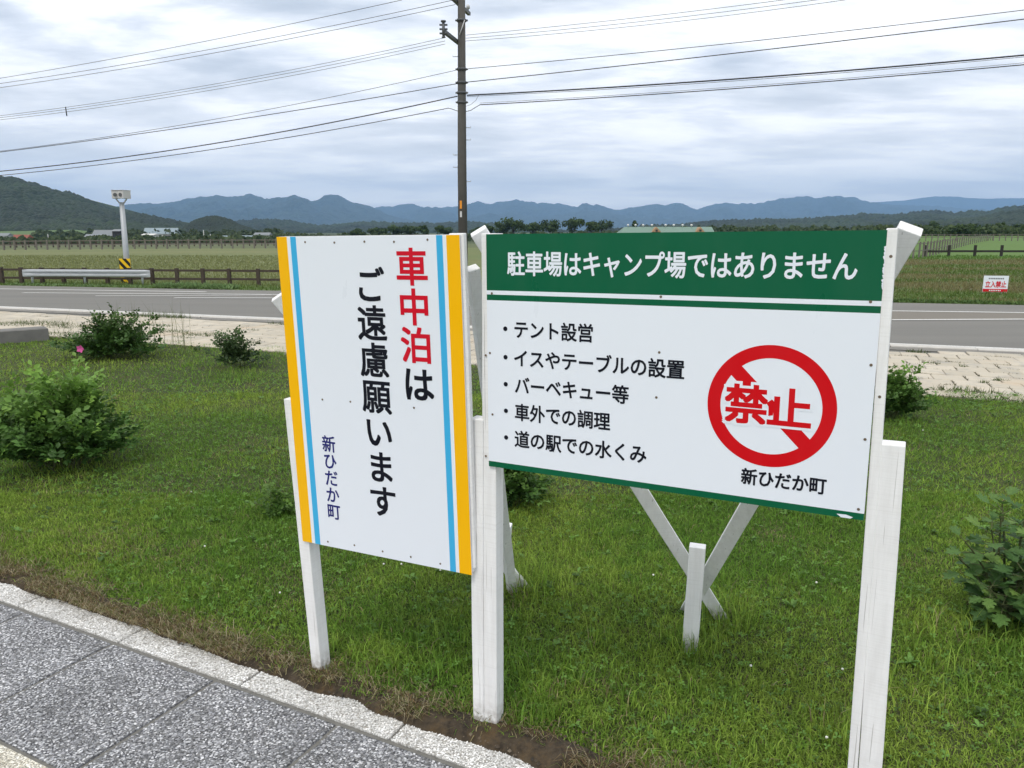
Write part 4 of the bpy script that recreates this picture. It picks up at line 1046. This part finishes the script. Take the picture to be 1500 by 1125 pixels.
# leaning pole with two cameras and hazard plate
pb = G(186, 413); pb.y = 22.9; pb.x = W(187, 400, 22.9).x
pt = W(178, 294, 22.9)
ct = thing('camera_pole', 'grey steel pole behind the guard rail with two box cameras and a striped plate', 'pole', (pb.x, pb.y, 0))
top = pt - Vector((pb.x, pb.y, 0))
MB().tube([(0, 0, -.05), top * .35, top * .97], [.088, .080, .066], 14).build('mast', M_STEEL, ct)
MB().tube([top + Vector((-.15, 0, .16)), top + Vector((-.14, 0, .03)), top + Vector((-.07, 0, -.06)), top + Vector((.07, 0, -.06)), top + Vector((.14, 0, .03)), top + Vector((.15, 0, .16))], .022, 8).build('bracket', M_STEEL, ct)
M_CAMW = plain('camera housing', (.55, .54, .53), .5)
for sx, rz_ in ((-1, .35), (1, -.3)):
    c = top + Vector((sx * .125, -.05, .17)); Mr = Matrix.Rotation(rz_, 3, 'Z')
    o = MB().box(c, (.185, .30, .225), Mr).box(c + Vector((0, 0, .120)), (.21, .34, .012), Mr).build('camera_box', M_CAMW, ct, .006)
    MB().tube([c + Mr @ Vector((0, -.15, -.01)), c + Mr @ Vector((0, -.172, -.01))], .052, 12).build('lens', M_DSTEEL, o)
hz = MB(); hw_, h0, h1 = .155, .0, .70
o = MB().box((.0, -.105, .35), (.32, .02, .70)).build('hazard_plate', M_HYEL, ct)
mb = MB()
def clip_stripe(a0, a1):     # stripe between the lines z + x = a0 and z + x = a1 (falling to the right), clipped to the plate
    P_ = [(-.16, 0), (.16, 0), (.16, .70), (-.16, .70)]
    def cut(P_, f):
        out = []
        for (p, q_) in zip(P_, P_[1:] + P_[:1]):
            fp_, fq = f(p), f(q_)
            if fp_ >= 0: out.append(p)
            if (fp_ >= 0) != (fq >= 0): t = fp_ / (fp_ - fq); out.append((p[0] + (q_[0] - p[0]) * t, p[1] + (q_[1] - p[1]) * t))
        return out
    P_ = cut(P_, lambda p: p[1] + p[0] * 1.15 - a0)
    if P_: P_ = cut(P_, lambda p: a1 - (p[1] + p[0] * 1.15))
    return P_
for k in range(-1, 6):
    P_ = clip_stripe(.10 + k * .26, .23 + k * .26)
    if len(P_) > 2: mb.b.faces.new([mb.b.verts.new((x_, -.118, z_)) for x_, z_ in P_])
mb.build('stripe', M_HBLK, o)

# utility pole
Y0 = 19.5; base = W(679, 420, Y0); px_ = base.x
ut = thing('utility_pole', 'tall dark concrete utility pole rising between the two signs across the road', 'utility pole', (px_, Y0, 0))
zt = W(675, -60, Y0); 
MB().tube([(0, 0, -.1), (0, 0, 3), (W(676.5, 0, Y0).x - px_, 0, zt.z)], [.118, .109, .082], 20).build('shaft', M_CONC, ut)
def uz(py): return W(676, py, Y0).z
xo = lambda py: (W(676.5, 0, Y0).x - px_) * min(1, max(0, (uz(py) - 3) / (zt.z - 3)))
for py in (30, 101.5, 121, 136, 150):
    MB().tube([(xo(py), 0, uz(py) - .025), (xo(py), 0, uz(py) + .025)], .118, 16).box((xo(py), 0, uz(py)), (.30, .03, .035)).build('band', M_DSTEEL, ut)
adir = Vector((.23, .973, 0)).normalized()
for py, a, b, nm in ((60, -.95, .45, 0), (2, -.9, 1.1, 1)):
    c = Vector((xo(py), 0, uz(py))); arm = MB().box(c + adir * ((a + b) / 2) + Vector((-.13, 0, 0)), (b - a, .075, .075), Matrix.Rotation(math.atan2(adir.y, adir.x), 3, 'Z')).build('crossarm', M_DSTEEL, ut)
    if nm == 0:
        e = c + adir * a + Vector((-.13, 0, 0))
        mb = MB().tube([e + Vector((0, 0, -.12)), e + Vector((0, 0, .20))], .032, 10).tube([e + Vector((0, 0, .19)), e + Vector((0, 0, .22))], .06, 12).tube([e + Vector((0, 0, -.14)), e + Vector((0, 0, -.12))], .045, 12); mb.build('bracket', M_DSTEEL, arm)
        for dz in (.13, .04, -.05): MB().tube([e + Vector((-.09, 0, dz)), e + Vector((.09, 0, dz))], [.022, .022], 8).build('insulator', M_DSTEEL, arm)
    else:
        for s_ in (-.8, .55, 1.0):
            e = c + adir * s_ + Vector((-.13, 0, .04)); MB().tube([e, e + Vector((0, 0, .05)), e + Vector((0, 0, .06)), e + Vector((0, 0, .13)), e + Vector((0, 0, .15))], [.02, .02, .05, .045, .02], 10).build('insulator', M_PORC, arm)
MB().tube([(xo(30) + .08, -.11, uz(31)), (xo(55) - .04, -.12, uz(53))], .012, 6).build('stay', M_PORC, ut)
for k, py in enumerate((83, 205, 227, 187, 245, 266)):
    sx = 1 if k % 2 else -1
    MB().tube([(xo(py) + sx * .09, 0, uz(py)), (xo(py) + sx * .21, 0, uz(py)), (xo(py) + sx * .21, 0, uz(py) + .03)], .008, 6).build('step_bolt', M_STEEL, ut)
a = MB().box((-.035, -.112, uz(300)), (.05, .012, .19)).build('tag', M_ORANGE, ut); a['label'] = 'orange tag on the pole'
a = MB().box((-.035, -.113, uz(314)), (.05, .012, .14)).build('tag', M_PORC, ut); a['label'] = 'white tag on the pole'

# overhead wires: three photo points each, at their true distance along the road line
rd_ = Vector((.973, -.23, 0)).normalized()
def wire_pt(px, py, dy=0):
    k = (px - CX) / F
    # find s with point pole + rd*s projecting on px
    x0, y0 = px_, Y0 + dy
    v = (CY - py) / F; ry = math.cos(TH) + v * math.sin(TH); kk = k / ry
    s_ = (kk * y0 - x0) / (rd_.x - kk * rd_.y)
    return s_, W(px, py, y0 + rd_.y * s_)
def wire(label, pts, rad, side, dy=0, group=None):
    S, P_ = zip(*[wire_pt(a, b, dy) for a, b in pts]); S = np.array(S); Zs = np.array([p.z for p in P_])
    co = np.polyfit(S, Zs, 2 if len(S) > 2 else 1)
    if side < 0: ss = np.linspace(-30, S[-1], 40)
    else: ss = np.linspace(S[0], 24, 40)
    pp = [Vector((px_ + rd_.x * s_, Y0 + dy + rd_.y * s_, float(np.polyval(co, s_)))) for s_ in ss]
    o = MB().tube(pp, rad, 5, False).build('overhead_wire', M_CABLE); return tag(o, label, 'wire', 'overhead wires on the utility pole')
wire('topmost thin wire at the upper left, leaving the frame top left of the pole', [(0, 114.7), (400, 40.5), (588.7, 0)], .006, -1)
wire('second thin wire from the top on the left of the pole', [(0, 122.4), (400, 55), (664.7, 0)], .006, -1)
wire('third thin wire from the top on the left of the pole', [(0, 128.5), (400, 61.5), (667, 6.7)], .006, -1)
wire('upper of three close wires reaching the small crossarm from the left', [(0, 169.5), (400, 107.5), (651, 55.5)], .005, -1)
wire('middle of three close wires reaching the small crossarm from the left', [(0, 172.3), (400, 111.5), (652, 60)], .005, -1)
wire('lowest of three close wires reaching the small crossarm from the left', [(0, 175.6), (400, 116), (652, 64.5)], .005, -1)
wire('thin wire tied to the upper black band, left of the pole', [(0, 221.5), (400, 159), (670, 102.4)], .006, -1)
wire('wire tied to the second black band, left of the pole', [(0, 222.8), (400, 167), (670, 122.5)], .009, -1)
wire('thick cable left of the pole, second from the bottom', [(0, 251), (400, 195.5), (670, 141)], .013, -1)
wire('lowest cable left of the pole', [(0, 257), (400, 205), (657, 158.4)], .009, -1)
wire('upper of three thin parallel wires leaving the small crossarm to the right', [(682, 51.5), (1080, 8.5), (1147, 0)], .005, 1)
wire('middle of three thin parallel wires leaving the small crossarm to the right', [(682, 56), (1080, 15), (1195, 0)], .005, 1)
wire('lowest of three thin parallel wires leaving the small crossarm to the right', [(682, 60), (1080, 21), (1237, 0)], .005, 1)
wire('thin wire right of the pole tied to the upper black band', [(682, 101), (1080, 62.5), (1500, 14.7)], .0075, 1)
wire('wire right of the pole tied to the second black band', [(682, 120.5), (1080, 77.5), (1500, 28)], .010, 1)
wire('thick cable right of the pole, second from the bottom', [(684, 139.5), (1080, 115.5), (1500, 80.8)], .016, 1)
wire('thin lashing wire just below the thick cable right of the pole', [(684, 141.5), (1080, 118.3), (1500, 83.4)], .005, 1)
wire('lowest cable right of the pole', [(703, 153.5), (1080, 129.5), (1500, 94.8)], .0105, 1)
wire('thin wire just above the lowest cable right of the pole', [(703, 151), (1080, 127), (1500, 92)], .004, 1)
def short(label, pp, rad, cat='wire'):
    o = MB().tube([wire_pt(a, b)[1] for a, b in pp], rad, 5, False).build('overhead_wire', M_CABLE); return tag(o, label, cat, 'overhead wires on the utility pole')
short('short drop of the lowest left cable dipping into the pole', [(657, 158.4), (663, 160), (671, 163)], .008)
short('short drop of the lowest right cable dipping into the pole', [(703, 153.5), (696, 157.5), (690, 161.5), (682, 163.5)], .008)
short('thin loop joining the two lowest cables right of the pole', [(702, 138), (697, 147), (690, 153), (682, 156)], .004)
a = wire_pt(96, 156.5)[1]; b = wire_pt(98, 170)[1]
tag(MB().tube([a, b], .014, 6).build('wire_spacer', M_CABLE), 'small dark spacer clamping the three close wires at the upper left', 'spacer')

# small no-entry sign in the grass
sg = G(1461, 428); Ys = 18.9; sgx = W(1461, 416, Ys).x
zb, zt_ = W(1461, 428, Ys).z, W(1461, 404, Ys).z
BS = Board((W(1444, 403.5, Ys).x, Ys + .06, zt_), (1, -.12, -.004), (-.02, 0, -1), .57, zt_ - zb)
SS = thing('no_entry_sign', 'small white board with red lettering standing in the grass across the road at the right', 'sign', (sgx, Ys, 0))
BS.rect('board', 0, 0, BS.w, BS.h, 0, -.01, M_WHITE, SS)
BS.rect('red_band', .004, BS.h * .80, BS.w - .004, BS.h - .006, .003, .001, M_RED, SS)
BS.text('lettering', [(c, .105 + i * .122, BS.h * .52) for i, c in enumerate('立入禁止')], .122, .165, .03, M_RED, SS, c=.004)
M_GREYT = plain('grey print', (.16, .16, .18), .5)
mb = MB()
for k in range(9): x0 = .11 + k * .04; mb.quad([BS.p(x0, BS.h * .13, .003), BS.p(x0 + .030, BS.h * .13, .003), BS.p(x0 + .030, BS.h * .21, .003), BS.p(x0, BS.h * .21, .003)][::-1])
mb.build('small_print', M_GREYT, SS)
mb = MB()
for k in range(7): x0 = .15 + k * .04; mb.quad([BS.p(x0, BS.h * .86, .0045), BS.p(x0 + .026, BS.h * .86, .0045), BS.p(x0 + .026, BS.h * .93, .0045), BS.p(x0, BS.h * .93, .0045)][::-1])
mb.build('small_print', M_WHITE, SS)
for u_ in (.10, .44): p = BS.p(u_, BS.h * .5, -.03); MB().box((p.x, p.y, p.z / 2 - .02), (.03, .03, p.z + .02)).build('leg', M_STEEL, SS)
bpy.context.view_layer.update()
for o in SS.children: o.matrix_parent_inverse = SS.matrix_world.inverted()

# low concrete wall at the left
wa, wb = Vector((-8.2, 9.05, 0)), G(73, 500.5); dw = (wb - wa).normalized(); mb = MB()
o = MB().box((wa + wb) / 2 + Vector((-dw.y, dw.x, 0)) * .14 + Vector((0, 0, .085)), ((wb - wa).length, .28, .21), Matrix.Rotation(math.atan2(dw.y, dw.x), 3, 'Z')).build('concrete_wall', M_CONC2, None, .012)
tag(o, 'low weathered grey concrete wall ending in the lawn at the left edge', 'wall')

# ------------------------------------------------------------------ distant trees
M_TREE = m_leaf('tree leaves', trans=.15, rough=.7)
M_TRUNK = plain('bark', (.05, .042, .034), .9)
def tree(name, label, loc, h, w_, ch, nq, ls, cols, seed, group=None, lobes=7, cat='tree', flat=.5, trunks=1):
    rg = np.random.default_rng(seed); root = thing(name, label, cat, loc, 0, group)
    mb = MB(); cz = h - ch / 2
    for t in range(trunks):
        x0 = rg.normal(0, w_ * .08) if trunks > 1 else 0
        mb.tube([(x0, 0, -.3), (x0 + rg.normal(0, .1), 0, h - ch * .8), (x0 + rg.normal(0, .3), 0, h - ch * .3)], [h * .022, h * .016, h * .008], 6, False)
    L_ = []
    for k in range(lobes):
        a = rg.uniform(0, 6.28); r_ = w_ * .36 * math.sqrt(rg.random()) ; z_ = cz + ch * rg.uniform(-.28, .30) * (1 - .5 * r_ / (w_ * .36)); L_.append((r_ * math.cos(a), r_ * math.sin(a), z_, w_ * rg.uniform(.16, .26), ch * rg.uniform(.16, .28)))
        mb.tube([(0, 0, h - ch * .95), (L_[-1][0] * .6, L_[-1][1] * .6, L_[-1][2] - ch * .15), L_[-1][:3]], [h * .010, h * .006, h * .003], 5, False)
    mb.build('trunk', M_TRUNK, root)
    L_ = np.array(L_); li = rg.integers(0, lobes, nq); d_ = rg.normal(0, 1, (nq, 3)); d_ /= np.linalg.norm(d_, axis=1, keepdims=True); rad = rg.uniform(.55, 1.08, (nq, 1))
    C = L_[li, :3] + d_ * rad * np.stack([L_[li, 3], L_[li, 3], L_[li, 4]], -1)
    nrm = d_ + rg.normal(0, .5, (nq, 3)); nrm /= np.linalg.norm(nrm, axis=1, keepdims=True)
    t1 = np.cross(nrm, rg.normal(0, 1, (nq, 3))); t1 /= np.linalg.norm(t1, axis=1, keepdims=True); t2 = np.cross(nrm, t1); s_ = (ls * rg.uniform(.5, 1.3, nq))[:, None]
    V = np.stack([C + t1 * s_, C + t2 * s_ * .8, C - t1 * s_ * .9, C - t2 * s_ * .7], 1).reshape(-1, 3)
    lc = rg.uniform(.75, 1.25, lobes)[li][:, None]; tt = rg.random((nq, 1))
    K = (np.array(cols[0]) * (1 - tt) + np.array(cols[1]) * tt) * lc
    V[:, 2] = np.maximum(V[:, 2], -.2)
    link('crown', mesh_np('crown', V, np.arange(nq * 4).reshape(-1, 4), np.repeat(K, 4, 0)), M_TREE, root)
    return root
def fz(x, y): return float(fieldz(np.array(float(x)), np.array(float(y))))
TC = ((.028, .055, .016), (.062, .100, .028))
ctrees = [(525, 336, 20, 'single small tree poking over the left sign'), (553, 334, 26, 'leftmost tree of the clump above the left sign'), (575, 330, 30, 'second tree of the clump above the left sign'), (598, 329, 28, 'tallest tree of the clump above the left sign'), (622, 330, 22, 'rounded tree just right of the clump above the left sign'),
          (652, 329, 26, 'umbrella topped tree left of the utility pole'), (700, 334, 24, 'low tree just right of the utility pole'), (714, 330, 24, 'pale low tree right of the utility pole'), (732, 325, 26, 'slender tree second right of the utility pole'), (752, 318, 34, 'tallest spreading tree above the green header'), (780, 323, 30, 'open crowned tree right of the tallest spreading tree'), (806, 320, 30, 'light crowned tree over the middle of the row'), (838, 319, 32, 'dark umbrella tree third from the right end of the row'), (866, 325, 24, 'short tree second from the right end of the row'), (882, 320, 34, 'wide tree at the right end of the row')]
for k, (px, py, wp, lab) in enumerate(ctrees):
    D = 380 + (k * 37 % 40); g = W(px, py - 2, D); z = fz(g.x, D); h = g.z - z
    tree('tree', lab, (g.x, D, z), h, wp / F * D * 1.12, h * .72, 900, .55, TC, 100 + k, 'row of trees beyond the fields', lobes=9)
g = W(929, 322, 400); z = fz(g.x, 400); tree('tree', 'small round tree behind the green roofed building', (g.x, 400, z), g.z - z, 4.6, 5, 350, .5, TC, 140, lobes=5)
bl = [(1296, 338, 26), (1312, 336, 30), (1328, 337, 26), (1350, 333, 38), (1372, 322, 18), (1385, 331, 46), (1415, 326, 34), (1428, 332, 34), (1452, 327, 36), (1470, 333, 40), (1490, 326, 36), (1512, 330, 40), (1545, 326, 44), (1580, 330, 40)]
desc = ['first', 'second', 'third', 'broad pale olive', 'narrow upright', 'wide mounded pale green', 'tall dark', 'dense rounded', 'tall rounded', 'low spreading', 'tall bushy', 'edge-of-frame', 'outer', 'outermost']
for k, (px, py, wp) in enumerate(bl):
    D = 215 + (k * 53 % 45); g = W(px, py, D); h = g.z + .1
    cols = ((.040, .070, .024), (.090, .125, .050)) if k in (3, 5, 9) else TC
    lab = ('%s tree of the bushy line behind the right fences' % desc[k]) if k > 2 else ('%s low tree right of the big white post in the bushy line' % desc[k])
    tree('bushy_tree', lab, (g.x, D, -.1), h, wp / F * D * 1.25, h * .95, 800, .38, cols, 200 + k, 'bushy trees behind the right fences', lobes=9)
# dark scrub masses that fill the foot of hills and village surroundings
def scrub(label, D, px0, px1, hh, nq, cols, seed, dd=12):
    rg = np.random.default_rng(seed); px = rg.uniform(px0, px1, nq); y = D + rg.uniform(-dd, dd, nq); x = (px - CX) / F * y * 1.0
    z = fieldz(x, y); hm = hh * (.35 + 1.0 * fbm(px * .11 + seed, px * 0 + seed, 4)); zz = z + hm * rg.random(nq) ** .7
    C = np.stack([x, y, zz], -1); nrm = rg.normal(0, 1, (nq, 3)); nrm[:, 2] = abs(nrm[:, 2]); nrm[:, 1] -= .6; nrm /= np.linalg.norm(nrm, axis=1, keepdims=True)
    t1 = np.cross(nrm, rg.normal(0, 1, (nq, 3))); t1 /= np.linalg.norm(t1, axis=1, keepdims=True); t2 = np.cross(nrm, t1); s_ = (D * .0022 * rg.uniform(.5, 1.3, nq))[:, None]
    V = np.stack([C + t1 * s_, C + t2 * s_, C - t1 * s_, C - t2 * s_], 1).reshape(-1, 3); tt = rg.random((nq, 1)); K = np.array(cols[0]) * (1 - tt) + np.array(cols[1]) * tt
    tag(link('scrub', mesh_np('scrub', V, np.arange(nq * 4).reshape(-1, 4), np.repeat(K, 4, 0)), M_TREE), label, 'scrub', kind='stuff')
scrub('dark scrub and hedges along the back of the left pasture', 330, -60, 430, 3.2, 5000, ((.030, .052, .018), (.070, .095, .035)), 1, 30)
scrub('bushes around the village at the foot of the left hill', 500, 60, 420, 6.0, 4200, ((.026, .045, .018), (.060, .082, .034)), 2, 40)
scrub('continuous undergrowth below the bushy trees on the right', 235, 1270, 1640, 3.2, 7000, ((.030, .055, .018), (.070, .10, .035)), 3, 18)
scrub('hedge line behind the two signs at the back of the fields', 420, 420, 1290, 4.0, 6000, ((.028, .050, .018), (.060, .085, .030)), 4, 20)

# ------------------------------------------------------------------ buildings
M_WALLW = plain('white wall', (.62, .61, .58), .8, .08, .5); M_ROOFG = plain('grey roof', (.20, .215, .225), .6, .1, .5); M_ROOFB = plain('blue grey roof', (.25, .31, .34), .6, .1, .5)
M_ROOFR = plain('red roof', (.24, .075, .05), .7, .1, .5); M_WIN = plain('dark window', (.03, .035, .04), .3); M_ROOFGR = plain('green roof', (.155, .235, .190), .6, .08, .4); M_TIMB = plain('timber gable', (.36, .22, .12), .7)
def house(label, px, pyb, D, w_, h, rh, mr, rz=0.0, d_=6, mw=None, nwin=2):
    g = W(px, pyb, D); z = fz(g.x, D)
    root = thing('house', label, 'house', (g.x, D, z), rz, 'village houses at the foot of the hill')
    MB().box((0, 0, h / 2), (w_, d_, h)).build('wall', mw or M_WALLW, root)
    mb = MB(); hw2 = w_ / 2 + .4; hd = d_ / 2 + .4
    pr = [(-hd, h - .1), (0, h + rh), (hd, h - .1)]
    a = [mb.b.verts.new((-hw2, y_, z_)) for y_, z_ in pr]; b = [mb.b.verts.new((hw2, y_, z_)) for y_, z_ in pr]
    mb.b.faces.new(a); mb.b.faces.new(b[::-1])
    for i in range(3): mb.b.faces.new((a[i], a[(i + 1) % 3], b[(i + 1) % 3], b[i]))
    mb.build('roof', mr, root)
    for k in range(nwin): MB().box(((k + .5) / nwin * w_ - w_ / 2, -d_ / 2 - .02, h * .55), (w_ / nwin * .4, .06, h * .35)).build('window', M_WIN, root)
    return root
house('white shed farthest left at the foot of the hill', 6, 352, 390, 6, 3.0, 1.2, M_ROOFG, .1)
house('red roofed hut beside the left end of the village', 32, 353, 400, 8, 1.8, 1.6, M_ROOFR, .1, mw=M_ROOFR)
house('low grey roofed barn left of the camera pole', 141, 352, 420, 9, 2.2, 1.4, M_ROOFG, .05)
house('long pale roofed barn left of the camera pole', 160, 352, 430, 15, 2.6, 3.2, M_ROOFG, -.05)
house('dark walled shed touching the camera pole on its left', 175, 352, 428, 4, 5.2, 1.0, M_ROOFG, 0, mw=M_DFENCE)
house('bright white cube house right of the camera pole', 221, 354, 380, 5.5, 3.4, .6, M_WALLW, 0)
house('blue grey roofed hall behind the white cube house', 238, 351, 470, 19, 3.6, 3.4, M_ROOFB, .03)
house('tiny white shed in the hedge right of the blue grey hall', 271, 355, 400, 5, 1.8, .8, M_ROOFG)
house('small white shed under the dark wooded knoll', 325, 354, 430, 9, 1.8, .9, M_ROOFB)
house('low long greenhouse roof under the wooded knoll', 345, 354, 440, 14, 1.6, .8, M_ROOFG)
house('long low white barn at the foot of the knoll right side', 370, 354, 430, 16, 1.9, .9, M_ROOFB)
house('white end house beside the left sign edge', 386, 353, 430, 8, 3.2, 1.2, M_ROOFG)
# village poles
for k, (px, py, lab) in enumerate([(298, 337, 'tall thin village pole in front of the wooded knoll'), (308, 343, 'white village pole right of the tall thin one'), (41, 344, 'thin pole at the left end of the pasture'), (70, 343, 'second thin pole at the left end of the pasture')]):
    g = W(px, py, 400); z = fz(g.x, 400)
    o = MB().tube([(g.x, 400, z), (g.x, 400, g.z)], [.22, .15], 6).build('thin_pole', M_PORC); tag(o, lab, 'pole')
# green roofed hall with ball finials behind the right sign
D = 300; g0 = W(905, 345, D); g1 = W(1042, 345, D); zr = W(960, 332.3, D).z; z0 = fz(g0.x, D)
bd = thing('hall', 'long green roofed hall with white ball finials peeping over the right sign', 'building', ((g0.x + g1.x) / 2, D, z0)); Lb = g1.x - g0.x; hb = zr - z0
MB().box((0, 0, (hb - 2.2) / 2), (Lb - 1.5, 9, hb - 2.2)).build('wall', M_WALLW, bd)
mb = MB(); pr = [(-5.5, hb - 2.4), (0, hb), (5.5, hb - 2.4)]; a = [mb.b.verts.new((-Lb / 2 + (2.5 if i == 1 else 0), y_, z_)) for i, (y_, z_) in enumerate(pr)]; b = [mb.b.verts.new((Lb / 2, y_, z_)) for y_, z_ in pr]
mb.b.faces.new(a); mb.b.faces.new(b[::-1])
for i in range(3): mb.b.faces.new((a[i], a[(i + 1) % 3], b[(i + 1) % 3], b[i]))
roof = mb.build('roof', M_ROOFGR, bd); M_BALL = plain('white ball', (.62, .62, .60), .4)
for px in (920, 931, 942, 955, 975, 987, 1000, 1013):
    x_ = W(px, 330, D).x - bd.location.x; MB().tube([(x_, 0, hb - .1), (x_, 0, hb + .35), (x_, 0, hb + .36), (x_, 0, hb + .7), (x_, 0, hb + .95), (x_, 0, hb + 1.05)], [.15, .15, .4, .5, .35, .05], 10).build('finial', M_BALL, roof)
for px in (958, 1021):
    x_ = W(px, 335, D).x - bd.location.x; mb = MB(); pr = [(x_ - 1.7, hb - 1.9), (x_, hb - .1), (x_ + 1.7, hb - 1.9)]
    a = [mb.b.verts.new((p_, -5.6, z_)) for p_, z_ in pr]; b = [mb.b.verts.new((p_, -1.0, z_)) for p_, z_ in pr]
    mb.b.faces.new(a); mb.b.faces.new(b)
    for i in range(3): mb.b.faces.new((a[i], a[(i + 1) % 3], b[(i + 1) % 3], b[i]))
    dm = mb.build('dormer', M_TIMB, bd); MB().box((x_, -5.66, hb - 1.35), (.8, .08, .7)).build('window', M_WIN, dm)

# ------------------------------------------------------------------ air
def b_haze(nm):
    m = bpy.data.materials.new(nm); m.use_nodes = True; n = NT(m.node_tree)
    v = n.new('ShaderNodeVolumePrincipled', {'Color': (.36, .62, 1.0, 1), 'Density': 8e-5, 'Anisotropy': 0.0})
    n.new('ShaderNodeOutputMaterial', {'Volume': v.outputs[0]}); return m
if True:
    hz_ = MB().box((0, 7500, 560), (44000, 24000, 1140)).build('haze', b_haze('air'))
    tag(hz_, 'thin blue air between the camera and the far mountains', 'haze', kind='stuff')
